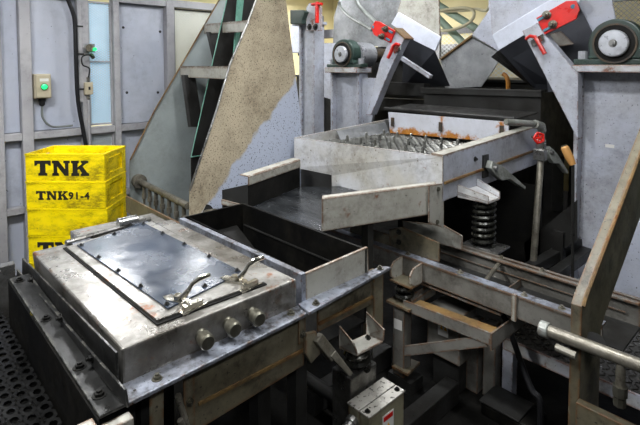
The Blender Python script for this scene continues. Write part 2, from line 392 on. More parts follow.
def mesh_window(name, y0, y1, z0, z1, pane, pu=0.03, pv=0.02, midz=None):
    w = struct(name, MB().box(WX - 0.035, WX - 0.028, y0, y1, z0, z1), pane)
    fr = MB()
    for a in ((y0, y0 + 0.012, z0, z1), (y1 - 0.012, y1, z0, z1), (y0 + 0.012, y1 - 0.012, z0, z0 + 0.014), (y0 + 0.012, y1 - 0.012, z1 - 0.014, z1)):
        fr.box(WX - 0.028, WX + 0.0, *a)
    if midz: fr.box(WX - 0.028, WX + 0.0, y0 + 0.012, y1 - 0.012, midz, midz + 0.012)
    child(w, 'window_frame', fr, 'dark' if name == 'window_3' else 'frame')
    child(w, 'wire_mesh', diamond(MB(), (WX - 0.018, y0, z0), (0, 1, 0), (0, 0, 1), y1 - y0, z1 - z0, pu, pv, 0.0055, (1, 0, 0)), 'wire', kind='stuff')
mesh_window('window_1', 1.303, 1.493, 1.10, 2.12, 'pane', midz=1.62)
mesh_window('window_2', 1.303, 1.493, 0.60, 1.03, 'pane_dim')
mesh_window('window_3', 2.05, 2.51, 1.20, 2.12, 'pane_warm', 0.034, 0.024)

# distant wall with window frames and chain-link partition seen between the hoppers
part = Thing('wire_partition', 'pale wire mesh partition with grey posts at the back of the hall', 'partition')
part.part('mesh', diamond(MB(), (-7.2, 7.6, 0.1), (1, 0, 0), (0, 0, 1), 4.2, 2.05, 0.09, 0.07, 0.008, (0, 1, 0)), 'wire', kind='stuff')
for x in (-7.2, -6.3, -5.75, -5.3, -4.95, -4.2, -3.0): part.part('post', MB().box(x - 0.05, x + 0.05, 7.57, 7.63, 0, 2.25), 'frame')
part.part('top_rail', MB().box(-7.25, -2.95, 7.56, 7.64, 2.15, 2.25), 'frame')
part.done()
shelf = Thing('machine_cabinet', 'grey machine cabinet standing behind the wire partition', 'cabinet')
shelf.part('body', MB().box(-5.9, -4.9, 8.2, 8.8, 0, 2.0), 'frame', bevel=0.01)
shelf.part('door', MB().box(-5.85, -5.43, 8.18, 8.2, 0.1, 1.9), 'stainless')
shelf.part('door', MB().box(-5.37, -4.95, 8.18, 8.2, 0.1, 1.9), 'stainless')
shelf.done()

# ------------------------------------------------------------------ lamps of the hall, and one added fill lamp
def lamp(x, y, label, power, along='y', z=3.12, L_=1.25, size=0.3):
    t = Thing('fluorescent_lamp', label, 'lamp', 'ceiling fluorescent lamps')
    if along == 'y': a = (x - 0.13, x + 0.13, y - L_ / 2, y + L_ / 2)
    else: a = (x - L_ / 2, x + L_ / 2, y - 0.13, y + 0.13)
    t.part('housing', MB().slab([(a[0], a[2], z + 0.03), (a[1], a[2], z + 0.03), (a[1], a[3], z + 0.03), (a[0], a[3], z + 0.03)], (0, 0, 0.05)), 'white')
    t.part('stem', MB().box(x - 0.02, x + 0.02, y - 0.02, y + 0.02, z + 0.08, 3.3), 'white')
    for s in (-0.06, 0.06):
        p, q = ((x + s, a[2] + 0.03, z), (x + s, a[3] - 0.03, z)) if along == 'y' else ((a[0] + 0.03, y + s, z), (a[1] - 0.03, y + s, z))
        t.part('tube', MB().cyl(p, q, 0.016, 10), 'tube')
    t.done()
    ld = bpy.data.lights.new('lamp_light', 'AREA'); ld.shape = 'RECTANGLE'; ld.energy = power
    ld.size, ld.size_y = (size, L_) if along == 'y' else (L_, size)
    ld.color = (0.98, 0.99, 1.0)
    o = bpy.data.objects.new('lamp_light', ld); col.objects.link(o); o.parent = t.root
    o.location = (0, 0, -0.03)
    return t
lamp(-2.0, -0.2, 'ceiling fluorescent lamp over the covered steel box', 46)
lamp(-0.7, 1.5, 'ceiling fluorescent lamp over the lower conveyor', 20, 'x')
lamp(-2.6, 2.9, 'ceiling fluorescent lamp over the sieve', 17)
lamp(-6.0, 1.95, 'ceiling fluorescent lamp beyond the panel wall, nearer one', 75, 'x', L_=1.3, size=0.3)
lamp(-6.2, 3.2, 'ceiling fluorescent lamp beyond the panel wall, farther one', 40, 'x', L_=2.4)
lamp(1.3, -0.6, 'fill lamp added behind the viewpoint, built as a ceiling fluorescent', 19)  # unseen lamp, added to brighten the faces turned to the camera
lamp(-6.4, 6.9, 'ceiling fluorescent lamp near the wire partition', 60)
lamp(-8.0, 6.6, 'ceiling fluorescent lamp at the cream back wall', 25)

# ------------------------------------------------------------------ things on the left wall
t = Thing('switch_box', 'beige switch box with a glowing green lamp on the panel wall', 'switch box')
sx = WX + 0.0
t.part('body', MB().box(WX - 0.03, WX + 0.06, 0.898, 1.012, 1.345, 1.53), 'box_beige', bevel=0.006)
t.part('cover', MB().box(WX + 0.06, WX + 0.078, 0.905, 1.005, 1.352, 1.523), 'box_beige', bevel=0.004)
k = t.part('lamp_bezel', MB().cyl((WX + 0.078, 0.958, 1.435), (WX + 0.088, 0.958, 1.435), 0.026, 18), 'chrome')
t.part('lamp_lens', MB().lathe((WX + 0.088, 0.958, 1.435), (1, 0, 0), [(0.021, 0), (0.019, 0.01), (0.01, 0.016), (0.001, 0.017)]), 'lampg', sub=k, smooth=True)
t.part('name_plate', MB().box(WX + 0.078, WX + 0.0795, 0.93, 0.99, 1.475, 1.497), 'white')
t.part('cable_gland', MB().lathe((WX + 0.02, 0.955, 1.345), (0, 0, -1), [(0.026, 0), (0.026, 0.025), (0.02, 0.03), (0.02, 0.05), (0.012, 0.06)]), 'rubber')
t.done()
def wire(name, label, path, r, m, n=8):
    # smooth the path a little
    pts = [Vector(p) for p in path]; out = []
    for i in range(len(pts) - 1):
        p0 = pts[max(i - 1, 0)]; p1 = pts[i]; p2 = pts[i + 1]; p3 = pts[min(i + 2, len(pts) - 1)]
        for k in range(6):
            s = k / 6
            out.append(0.5 * ((2 * p1) + (p2 - p0) * s + (2 * p0 - 5 * p1 + 4 * p2 - p3) * s * s + (3 * p1 - p0 - 3 * p2 + p3) * s ** 3))
    out.append(pts[-1])
    t = Thing(name, label, 'cable'); t.part('cable', MB().tube(out, r, n), m, smooth=True); t.done(); return t
wx = WX + 0.02
wire('cable', 'thin grey cable looping from the green lamp switch box along the wall rail',
     [(WX + 0.02, 0.955, 1.29), (WX + 0.02, 0.955, 1.2), (WX + 0.045, 1.0, 1.13), (WX + 0.045, 1.08, 1.118), (WX + 0.045, 1.16, 1.12)], 0.008, 'gcable')
wire('cable', 'thick black cable hanging down the panel wall beside the mesh window',
     [(-4.08,1.1035,2.206), (-4.08,1.1702,2.0278), (-4.08,1.189,1.9124), (-4.08,1.1896,1.6381), (-4.08,1.1965,1.3218), (-4.08,1.2343,1.0388), (-4.08,1.2729,0.7498), (-4.08,1.2766,0.2549)], 0.016, 'cable')
t = Thing('cable_duct', 'pale cable duct strip fixed upright beside the black cable', 'cable duct')
t.part('duct', MB().box(WX - 0.02, WX + 0.045, 1.215, 1.245, 1.3, 2.19), 'frame', bevel=0.004)
for z in (1.4, 1.68, 1.9, 2.12): t.part('clip', MB().box(WX + 0.045, WX + 0.05, 1.205, 1.255, z, z + 0.012), 'dark')
t.done()
t = Thing('junction_box', 'small cream junction box on the post beside the mesh window', 'junction box')
t.part('body', MB().box(WX + 0.03, WX + 0.075, 1.250, 1.312, 1.36, 1.46), 'box_beige', bevel=0.006)
t.part('gland', MB().cyl((WX + 0.05, 1.281, 1.46), (WX + 0.05, 1.281, 1.50), 0.013), 'chrome')
t.part('gland', MB().cyl((WX + 0.05, 1.281, 1.36), (WX + 0.05, 1.281, 1.32), 0.013), 'chrome')
t.part('conduit', MB().cyl((WX + 0.05, 1.281, 1.32), (WX + 0.05, 1.281, 0.9), 0.009), 'frame')
t.part('switch', MB().box(WX + 0.075, WX + 0.078, 1.275, 1.290, 1.40, 1.425), 'dark')
t.done()
t = Thing('push_button', 'round metal push button with green centre above the junction box', 'push button')
t.part('bracket', MB().box(WX + 0.045, WX + 0.05, 1.250, 1.340, 1.70, 1.77), 'stainless')
b0 = (-4.08,1.2658,1.7263)
t.part('barrel', MB().cyl((WX + 0.05, 1.285, 1.735), (WX + 0.10, 1.285, 1.735), 0.03, 18), 'chrome')
t.part('button', MB().cyl((WX + 0.05, 1.322, 1.725), (WX + 0.11, 1.322, 1.725), 0.014, 14), 'lampg')
t.part('plug', MB().cyl((WX + 0.05, 1.312, 1.68), (WX + 0.085, 1.312, 1.66), 0.016, 12), 'brass')
t.part('label_plate', MB().box(WX + 0.03, WX + 0.033, 1.250, 1.300, 1.79, 1.81), 'white')
t.done()
wire('cable', 'short black cable curled between the push button and the junction box',
     [(WX + 0.08, 1.312, 1.665), (WX + 0.1, 1.270, 1.68), (WX + 0.1, 1.225, 1.66), (WX + 0.1, 1.230, 1.6), (WX + 0.08, 1.285, 1.57), (WX + 0.06, 1.282, 1.5)], 0.006, 'cable')

# ------------------------------------------------------------------ yellow crates
CW, CD, CH = 0.50, 0.315, 0.174
def slabletters(h, x0, z0, y):
    """T N K with slab serifs, as outlines in the crate's front plane"""
    mb = MB(); u = h
    def poly(pts): mb.slab([(x0 + px * u, y, z0 + pz * u) for px, pz in pts], (0, -0.0015, 0))
    # T
    poly([(0, 1), (0, .66), (.12, .66), (.2, .78), (.36, .78), (.36, .2), (.24, .16), (.24, 0), (.84, 0), (.84, .16), (.72, .2), (.72, .78), (.88, .78), (.96, .66), (1.08, .66), (1.08, 1)])
    # N
    o = 1.16
    poly([(o + a, b) for a, b in [(0, 1), (0, .84), (.1, .8), (.1, .2), (0, .16), (0, 0), (.44, 0), (.44, .16), (.34, .2), (.34, .62), (.82, 0), (1.08, 0), (1.08, .8), (1.18, .84), (1.18, 1), (.76, 1), (.76, .84), (.86, .8), (.86, .42), (.42, 1)]])
    # K
    o = 2.42
    poly([(o + a, b) for a, b in [(0, 1), (0, .84), (.1, .8), (.1, .2), (0, .16), (0, 0), (.52, 0), (.52, .16), (.42, .2), (.42, .38), (.52, .46), (.72, .18), (.64, .14), (.64, 0), (1.18, 0), (1.18, .16), (1.06, .2), (.76, .62), (1.0, .82), (1.14, .86), (1.14, 1), (.66, 1), (.66, .86), (.74, .82), (.42, .56), (.42, .8), (.52, .84), (.52, 1)]])
    return mb
def crate_body():
    m = MB(); w, d, h = CW / 2, CD / 2, CH - 0.001; th = 0.012
    m.box(-w, w, -d, -d + th, 0, h).box(-w, w, d - th, d, 0, h)          # front, back
    m.box(-w + 0.01, w - 0.01, -d + th, d - th, 0.0, 0.01)               # floor
    for s in (-1, 1):
        x0, x1 = sorted((s * w, s * (w - th)))
        # short side: frame around two hand slots
        m.box(x0, x1, -d + th, d - th, 0, 0.035)
        m.box(x0, x1, -d + th, d - th, h - 0.035, h)
        m.box(x0, x1, -d + th, -0.10, 0.035, h - 0.035).box(x0, x1, 0.10, d - th, 0.035, h - 0.035)
        xi0, xi1 = sorted((s * (w - 0.010), s * (w - 0.016)))
        m.box(xi0, xi1, -0.10, 0.10, 0.035, h - 0.045)
    # rim lip and base step
    e = 0.003
    m.box(-w - e, w + e, -d - e, -d, h - 0.012, h).box(-w - e, w + e, d, d + e, h - 0.012, h)
    m.box(-w - e, -w, -d, d, h - 0.012, h - 0.002).box(w, w + e, -d, d, h - 0.012, h - 0.002)
    for k in range(9): m.box(-w + 0.02 + k * 0.052, -w + 0.05 + k * 0.052, -d - 0.002, -d, h - 0.022, h - 0.012)
    for y in (-0.14, -0.105, 0.105, 0.14): m.box(w, w + e, y - 0.012, y + 0.012, 0.02, h - 0.03)
    for y in (-0.05, 0.0, 0.05): m.box(w - 0.012, w + e, y - 0.005, y + 0.005, h - 0.034, h - 0.004)
    return m
body_mesh = None
cf = [('top yellow plastic crate of the stack, with large black TNK lettering', 1), ('second yellow crate from the top, marked TNK 91-4', 2),
      ('third yellow crate from the top, scuffed and without lettering', 0), ('fourth yellow crate from the top, lettering half hidden by the steel box', 1),
      ('fifth yellow crate from the top, low behind the steel box', 0), ('bottom yellow crate of the stack, standing on the floor', 0)]
cc = (-3.385, 0.985)
for i, (lb, kind) in enumerate(cf):
    root = bpy.data.objects.new('plastic_crate', None); col.objects.link(root)
    root.location = (cc[0] + random.uniform(-.004, .004), cc[1] + random.uniform(-.004, .004), (5 - i) * CH)
    root.rotation_euler = (0, 0, math.atan2(0.7295, 0.684) + R([-1, -0.5, 0.5, 0, 0, 0][i]))
    root['label'] = lb; root['category'] = 'crate'; root['group'] = 'stacked yellow crates'
    if body_mesh is None:
        b = mesh_obj('body', crate_body(), 'yellow', root, (0, 0, 0), False, 0.002); body_mesh = b
    else:
        b = body_mesh.copy(); col.objects.link(b); b.parent = root
    yf = -CD / 2
    if kind == 1: mesh_obj('lettering', slabletters(0.096, -0.192, 0.034, yf), 'ink', root)
    if kind == 2:
        mesh_obj('lettering', slabletters(0.056, -0.187, 0.055, yf), 'ink', root)
        mesh_obj('lettering', text_mb('91-4', 0.062, (0.018, yf - 0.0005, 0.06), (1, 0, 0), (0, 0, 1), 0.001, 0.0022), 'ink', root)

# ------------------------------------------------------------------ perforated conveyor plate, bottom left
t = Thing('perforated_tray', 'black perforated plate tray with bolted steel side plates beside the covered box', 'tray')
pm = MB(); zt, zb = 0.665, 0.657
px_, py_ = 0.042, 0.036
for i in range(32):
    for j in range(28):
        cx = -2.28 + px_ * (i + (0.5 if j % 2 else 0)); cy = 0.335 - py_ * (j + 0.5)
        hx, hy = px_ / 2, py_ / 2; n = 12
        ring = []; out = []
        for k in range(n):
            a = 2 * math.pi * k / n; ca, sa = math.cos(a), math.sin(a)
            ring.append((cx + 0.0135 * ca, cy + 0.0105 * sa))
            s = 1 / max(abs(ca), abs(sa)); out.append((cx + hx * ca * s, cy + hy * sa * s))
        v = [(x, y, zt) for x, y in out] + [(x, y, zt) for x, y in ring] + [(x, y, zb) for x, y in ring]
        f = [(k, (k + 1) % n, (k + 1) % n + n, k + n) for k in range(n)] + [(k + n, (k + 1) % n + n, (k + 1) % n + 2 * n, k + 2 * n) for k in range(n)]
        pm._add(v, f)
t.part('perforated_plate', pm, 'perf', kind='stuff')
t.part('pan', MB().box(-2.28, -0.95, -0.7, 0.34, 0.55, 0.56), 'black')
# ledge: angle iron with vertical leg
t.part('ledge', MB().box(-2.03, -1.085, 0.345, 0.41, 0.812, 0.82), 'oil_steel', bevel=0.002)
t.part('ledge_web', MB().box(-2.03, -1.085, 0.341, 0.345, 0.56, 0.812), 'inside')
t.part('inner_plate', MB().slab([(-2.1577,0.412,0.8392), (-1.1671,0.412,0.8996), (-1.1618,0.412,0.8242), (-2.1737,0.412,0.7248)], (0, 0.006, 0)), 'oil_steel', bevel=0.001)
t.part('outer_plate', MB().slab([(-2.1568,0.392,0.7992), (-1.0631,0.392,0.8691), (-1.0476,0.392,0.8354), (-2.1652,0.392,0.7422)], (0, 0.006, 0)), 'oil_steel', bevel=0.001)
t.bolts([(x, 0.368, 0.82) for x in (-1.98, -1.62, -1.30, -1.155)], (0, 0, 1), 0.011, 0.009, 'black')
t.bolts([(x, 0.392, 0.845) for x in (-1.9, -1.55, -1.28)], (0, -1, 0), 0.009, 0.009, 'black')
t.part('front_bar', MB().box(-1.085, -1.055, -0.7, 0.41, 0.68, 0.80).box(-1.11, -1.055, -0.7, 0.338, 0.80, 0.808), 'lip', bevel=0.003)
t.part('rear_bar', MB().box(-2.32, -2.28, -0.7, 0.41, 0.56, 0.78), 'steel', bevel=0.003)
t.part('far_side', MB().box(-2.3, -1.09, -0.72, -0.70, 0.5, 0.82), 'dark')
for x, y in ((-2.25, 0.3), (-1.1, 0.3), (-2.25, -0.66), (-1.1, -0.66)): t.part('leg', MB().box(x - 0.03, x + 0.03, y - 0.03, y + 0.03, 0, 0.55), 'dark')
t.done()

# ------------------------------------------------------------------ covered steel box with lid and latches
ZL = 0.90
FX = -1.172
t = Thing('covered_box', 'worn stainless box with a bolted dark window sheet and two chrome latches', 'steel box')
t.part('body', MB().loft([(-2.03, 0.43, 0.80), (FX, 0.43, 0.80), (FX, 0.995, 0.80), (-2.03, 0.975, 0.80)], [(-2.03, 0.42, ZL), (FX, 0.43, ZL), (FX, 0.995, ZL), (-2.03, 0.975, ZL)]), 'lid', bevel=0.006)
t.part('rear_apron', MB().box(-2.2, -2.035, 0.60, 0.96, 0.86, 0.893), 'lid', bevel=0.003)
# lid plate (slightly proud) and window sheet
lp = [(-1.9714,0.5253,0.906), (-1.2072,0.5438,0.906), (-1.2372,0.8557,0.906), (-2.0533,0.8644,0.906)]
t.part('lid_shadow_line', MB().slab([(a, b, 0.9) for a, b, c in [(-1.977,0.5127,0.9), (-1.2136,0.5382,0.9), (-1.2051,0.8986,0.9), (-2.0563,0.8976,0.9)]], (0, 0, 0.004)), 'inside')  # thin black slab drawn as the shadow line below the lid plate
lid = t.part('lid_plate', MB().slab([(a, b, 0.9) for a, b, c in [(-1.9692,0.521,0.9), (-1.228,0.5447,0.9), (-1.2172,0.8958,0.9), (-2.0366,0.8889,0.9)]], (0, 0, 0.009)), 'lid', bevel=0.001)
sh = [(-1.9453,0.5531,0.906), (-1.2569,0.5903,0.906), (-1.3135,0.8809,0.906), (-2.0332,0.8469,0.906)]
t.part('window_sheet', MB().slab([(a, b, 0.909) for a, b, c in sh], (0, 0, 0.005)), 'sheet', sub=lid, bevel=0.0015)
bl = []
def lerp(a, b, s): return tuple(a[i] + (b[i] - a[i]) * s for i in range(3))
def inset(p, c, s=0.05): return lerp(p, c, s)
cen = tuple(sum(q[i] for q in sh) / 4 for i in range(3))
shi = [inset(p, cen, 0.06) for p in sh]
for a, b, n in ((0, 1, 4), (1, 2, 2), (2, 3, 4), (3, 0, 2)):
    for k in range(n):
        p = lerp(shi[a], shi[b], k / n); bl.append((p[0], p[1], 0.914))
t.bolts(bl, (0, 0, 1), 0.006, 0.006, 'rusty_bolt' if 'rusty_bolt' in MT else 'dark', sub=lid)
# hinge along the rear edge
h0, h1 = (-2.0073,0.5317,0.91), (-2.0664,0.893,0.91)
t.part('hinge', MB().tube([lerp(h0, h1, s) for s in (0, .33, .66, 1)], 0.011, 10), 'steel', smooth=True)
for s in (0.05, 0.75):
    a = lerp(h0, h1, s); b = lerp(h0, h1, s + 0.2)
    t.part('hinge_leaf', MB().slab([(a[0], a[1], 0.902), (b[0], b[1], 0.902), (b[0] + 0.06, b[1], 0.902), (a[0] + 0.06, a[1], 0.902)], (0, 0, 0.005)), 'flange')
kn = (-2.0349,0.7785,0.93)
t.part('hinge_knob', MB().cyl((kn[0] - 0.02, kn[1] - 0.03, 0.925), (kn[0] - 0.02, kn[1] + 0.05, 0.925), 0.022, 14), 'steel', smooth=True)
# latches
def latch(px0, ang):
    o = Vector((px0[0], px0[1], ZL)); rot = Matrix.Rotation(ang, 4, 'Z')
    W = lambda x, y, z: tuple(o + rot @ Vector((x, y, z)))
    b = MB().slab([W(-0.012, -0.04, 0.002), W(0.02, -0.04, 0.002), W(0.02, 0.045, 0.002), W(-0.012, 0.045, 0.002)], (0, 0, 0.006))
    b.slab([W(0.0, -0.03, 0.008), W(0.016, -0.03, 0.008), W(0.016, 0.03, 0.008), W(0.0, 0.03, 0.008)], (0, 0, 0.014))
    i = t.part('latch', b, 'chrome', bevel=0.001)
    t.part('hook', MB().slab([W(-0.10, -0.03, 0.008), W(-0.075, -0.036, 0.008), W(-0.01, -0.012, 0.008), W(0.002, 0.006, 0.008), W(-0.025, 0.014, 0.008), W(-0.095, -0.008, 0.008)], (0, 0, 0.009)).cyl(W(-0.05, -0.01, 0.017), W(-0.05, -0.01, 0.03), 0.013, 12), 'chrome', sub=i, bevel=0.001)
    path = [W(-0.035, -0.005, 0.026), W(-0.028, 0.0, 0.035), W(-0.024, 0.010, 0.046), W(-0.022, 0.020, 0.060), W(-0.014, 0.040, 0.072), W(0.0, 0.068, 0.078)]
    t.part('lever', MB().tube(path, [0.010, 0.009, 0.007, 0.007, 0.008, 0.006], 8), 'chrome', sub=i, smooth=True)
latch((-1.2332,0.6486,0.9), R(6)); latch((-1.2293,0.8426,0.9), R(6))
for p in ((-1.172,0.6456,0.8502), (-1.172,0.7328,0.8516), (-1.172,0.8171,0.8508)):
    t.part('pipe_plug', MB().lathe(p, (1, -0.12, 0), [(0.017, -0.01), (0.019, 0.002), (0.014, 0.008), (0.014, 0.014), (0.021, 0.016), (0.022, 0.045), (0.018, 0.05)], 16), 'brass', smooth=True)
# front flange, panel and end brackets below it
t.part('front_flange', MB().slab([(FX, 0.42, 0.80), (-1.095, 0.41, 0.80), (-1.112, 0.985, 0.80), (FX, 1.0, 0.80)], (0, 0, 0.012)), 'flange', bevel=0.003)
t.bolts([(-1.1306,0.4989,0.812), (-1.1432,0.946,0.812)], (0, 0, 1), 0.009, 0.009, 'brass')
ya, yb = (-1.15,0.596,0.7548)[1], (-1.15,1.0066,0.7672)[1]
t.part('front_panel', MB().slab([(-1.15, ya, 0.80), (-1.15, yb, 0.80), (-1.15, yb, 0.615), (-1.15, ya, 0.60)], (-0.008, 0, 0)), 'beige', bevel=0.002)
t.part('panel_crease', MB().slab([(-1.149,0.6211,0.6815), (-1.149,1.0011,0.6756), (-1.149,1.0011,0.6655), (-1.149,0.621,0.6731)], (0.006, 0, 0)), 'beige_rust')
t.part('end_strip', MB().box(-1.145, -1.141, ya - 0.02, ya + 0.012, 0.60, 0.80), 'beige')
t.part('end_strip', MB().box(-1.145, -1.141, yb - 0.03, yb, 0.70, 0.80), 'beige')
t.bolts([(-1.141, ya - 0.004, 0.70), (-1.141, yb - 0.015, 0.73)], (1, 0, 0), 0.008, 0.008, 'brass')
t.part('left_bracket', MB().slab([(-1.14,0.4841,0.7727), (-1.14,0.5211,0.7733), (-1.14,0.5186,0.6359), (-1.14,0.4819,0.6563)], (-0.006, 0, 0)), 'beige', bevel=0.002)
t.part('rod', MB().cyl((-1.13,0.554,0.7438), (-1.13,0.5806,0.6349), 0.008, 10), 'pipe', smooth=True)
t.part('rod', MB().cyl((-1.12,0.5535,0.6823), (-1.12,0.5861,0.5828), 0.008, 10), 'pipe', smooth=True)
t.part('skirt', MB().box(-2.02, -1.98, 0.44, 0.96, 0.4, 0.80).box(-1.98, -1.2, 0.455, 0.47, 0.5, 0.80), 'dark')
for x, y in ((-1.95, 0.5), (-1.95, 0.9), (-1.25, 0.52), (-1.25, 0.9)): t.part('leg', MB().box(x - 0.025, x + 0.025, y - 0.025, y + 0.025, 0, 0.8), 'dark')
t.done()

# ------------------------------------------------------------------ open trough beside the box
t = Thing('open_trough', 'open dark steel trough next to the covered box', 'trough')
zt = 0.905; x0, x1, y0, y1 = -2.0, -1.18, 1.012, 1.345
t.part('side_wall', MB().loft([(x0, y0, 0.62), (x1, y0 + 0.02, 0.62), (x1, y0 + 0.032, 0.62), (x0, y0 + 0.012, 0.62)], [(x0, y0 - 0.012, zt), (x1, y0 + 0.008, zt), (x1, y0 + 0.03, zt), (x0, y0 + 0.012, zt)]), 'flange', bevel=0.002)
t.part('inner_lining', MB().box(x0, x1 - 0.015, y0 + 0.034, y0 + 0.038, 0.62, zt - 0.006), 'inside')
t.part('side_wall', MB().box(x0, x1, y1 - 0.006, y1 + 0.006, 0.62, zt), 'inside', bevel=0.001)
t.part('end_wall', MB().box(x0 - 0.006, x0 + 0.004, y0, y1, 0.62, zt), 'inside', bevel=0.001)
t.part('end_wall', MB().slab([(-1.18,1.0376,0.9016), (-1.18,1.3562,0.9095), (-1.18,1.3628,0.8066), (-1.18,1.0419,0.8007)], (-0.012, 0, 0)), 'lip', bevel=0.002)
t.part('floor_plate', MB().box(x0, x1, y0, y1, 0.62, 0.628), 'inside')
t.part('sloped_plate', MB().slab([(x0 + 0.01, 1.04, 0.80), (x0 + 0.01, 1.30, 0.80), (x0 + 0.3, 1.30, 0.66), (x0 + 0.3, 1.04, 0.66)], (0, 0, 0.006)), 'black')
t.part('seam', MB().box(x0 + 0.02, x1 - 0.02, y1 - 0.012, y1 - 0.006, 0.80, 0.806), 'dark')
t.part('front_flange', MB().slab([(-1.18, 1.005, 0.80), (-1.112, 0.995, 0.80), (-1.15, 1.46, 0.80), (-1.185, 1.44, 0.80)], (0, 0, 0.012)), 'flange', bevel=0.003)
t.bolts([(-1.1358,1.0469,0.812), (-1.1665,1.4116,0.812)], (0, 0, 1), 0.009, 0.009, 'brass')
yc, yd = (-1.165,1.083,0.7152)[1], (-1.165,1.3636,0.7062)[1]
t.part('front_panel', MB().slab([(-1.165, yc, 0.80), (-1.165, yd, 0.80), (-1.165, yd, 0.69), (-1.165, yc, 0.69)], (-0.008, 0, 0)), 'beige', bevel=0.002)
t.part('panel_seam', MB().box(-1.165, -1.158, yc, yd, 0.715, 0.725), 'beige_rust')
t.part('corner_post', MB().box(-1.21, -1.155, yd, yd + 0.055, 0.55, 0.80), 'beige', bevel=0.002)
t.part('spring_bracket', MB().slab([(-1.16,1.1799,0.6767), (-1.06,1.1449,0.6725), (-1.06,1.165,0.6261), (-1.16,1.1801,0.6)], (0, 0.006, 0)), 'lip', bevel=0.001)
t.part('spring_bracket', MB().slab([(-1.16,1.3238,0.6756), (-1.06,1.3073,0.6541), (-1.06,1.3021,0.6157), (-1.16,1.3245,0.5867)], (0, 0.006, 0)), 'lip', bevel=0.001)
t.part('bracket_plate', MB().slab([(-1.16,1.1801,0.6037), (-1.06,1.165,0.6261), (-1.06,1.3021,0.6157), (-1.16,1.3245,0.5906)], (0, 0, -0.008)), 'lip', bevel=0.001)
sp = (-1.11,1.1942,0.5478)
t.part('coil_spring', MB().coil(-1.145, 1.26, 0.505, 0.60, 0.042, 0.011, 3.2), 'spring', smooth=True)
t.part('spring_post', MB().box(-1.205, -1.112, 1.19, 1.33, 0, 0.50), 'steel', bevel=0.004)
t.part('clamp_lever', MB().bar((-1.12,1.0367,0.7107), (-1.09,1.0808,0.638), 0.034, 0.03, (1, 0, 0)).loft([tuple(Vector((-1.09,1.0715,0.6522)) + Vector(k)) for k in ((-.012, -.012, 0), (-.012, .012, .012), (.012, .012, .012), (.012, -.012, 0))], [tuple(Vector((-1.06,1.1308,0.5685)) + Vector(k)) for k in ((-.006, -.008, 0), (-.006, .008, .006), (.008, .008, .006), (.008, -.008, 0))]), 'pipe', bevel=0.003)
t.part('clamp_base', MB().slab([(-1.14,0.9977,0.7344), (-1.14,1.0417,0.7241), (-1.14,1.0597,0.6414), (-1.14,1.0193,0.6246), (-1.14,0.9933,0.6694)], (0.012, 0, 0)), 'beige', bevel=0.002)
for x, y in ((-1.93, 1.06), (-1.93, 1.3), (-1.25, 1.06)): t.part('leg', MB().box(x - 0.025, x + 0.025, y - 0.025, y + 0.025, 0, 0.62), 'dark')
t.done()

# terminal box
t = Thing('terminal_box', 'beige terminal box with a red and yellow warning label, in front of the post', 'terminal box')
tb = [(-1.116,1.1858,0.44), (-1.1187,1.3755,0.44), (-1.0202,1.3807,0.44), (-1.0245,1.1972,0.44)]
x0, x1 = -1.10, -1.005; y0, y1 = 1.165, 1.355
t.part('body', MB().box(x0, x0 + 0.05, y0, y1, 0.20, 0.43), 'tbox', bevel=0.003)
t.part('door', MB().box(x0 + 0.055, x1, y0, y1, 0.20, 0.43), 'tbox', bevel=0.003)
t.part('top_plate', MB().box(x0 - 0.003, x0 + 0.052, y0 - 0.003, y1 + 0.003, 0.43, 0.436), 'tbox_top', bevel=0.001)
t.part('top_plate', MB().box(x0 + 0.056, x1 + 0.003, y0 - 0.003, y1 + 0.003, 0.43, 0.436), 'tbox_top', bevel=0.001)
t.bolts([(x1 - 0.02, y0 + 0.015, 0.436), (x1 - 0.02, y1 - 0.015, 0.436)], (0, 0, 1), 0.007, 0.006, 'black')
wl = t.part('warning_label', MB().box(x1, x1 + 0.001, 1.235, 1.295, 0.305, 0.40), 'white')
t.part('red_stripe', MB().box(x1 + 0.001, x1 + 0.0018, 1.24, 1.29, 0.378, 0.394), 'red', sub=wl)
t.part('warning_triangle', MB().slab([(x1 + 0.001, 1.243, 0.325), (x1 + 0.001, 1.287, 0.325), (x1 + 0.001, 1.265, 0.366)], (0.001, 0, 0)), 'wyellow', sub=wl)
t.part('warning_bolt_mark', MB().slab([(x1 + 0.002, 1.262, 0.330), (x1 + 0.002, 1.268, 0.330), (x1 + 0.002, 1.266, 0.354), (x1 + 0.002, 1.264, 0.354)], (0.0006, 0, 0)), 'ink', sub=wl)
t.part('cable_gland', MB().lathe((x0 + 0.025, y0, 0.385), (0.2, -1, -0.2), [(0.024, 0), (0.024, 0.02), (0.018, 0.022), (0.018, 0.04), (0.022, 0.042), (0.02, 0.06)], 12), 'steel')
t.part('pedestal', MB().box(x0 + 0.02, x1 - 0.02, y0 + 0.05, y1 - 0.05, 0, 0.20), 'dark')
t.done()

# ------------------------------------------------------------------ tall chute with two side plates
t = Thing('tall_chute', 'tall chute of two slanting painted side plates joined by crossbars', 'chute')
t.base = (-2.8, 1.6, 0)
XR, XL = -2.55, -3.4
rp = [(-2.55,1.3347,0.5712), (-2.55,1.3457,0.861), (-2.55,1.5324,1.3258), (-2.55,1.6277,1.599), (-2.55,1.7641,1.8654), (-2.55,1.9497,2.2878), (-2.55,2.0334,2.3002), (-2.55,2.0752,2.0387), (-2.55,2.1981,1.2829), (-2.55,2.2345,0.8511)]
rp = [(XR, rp[0][1], 0.3)] + rp[1:] + [(XR, rp[-1][1] + 0.02, 0.3)]
t.part('side_plate', MB().slab(rp, (-0.012, 0, 0)), 'two_tone', bevel=0.002, label='beige and pale blue side plate speckled with grime')
lpz = [(-3.4,1.3313,0.9226), (-3.4,1.5148,1.2611), (-3.4,1.7259,1.5836), (-3.4,1.9394,1.9177), (-3.4,2.0449,2.0792), (-3.4,2.3068,2.474)]
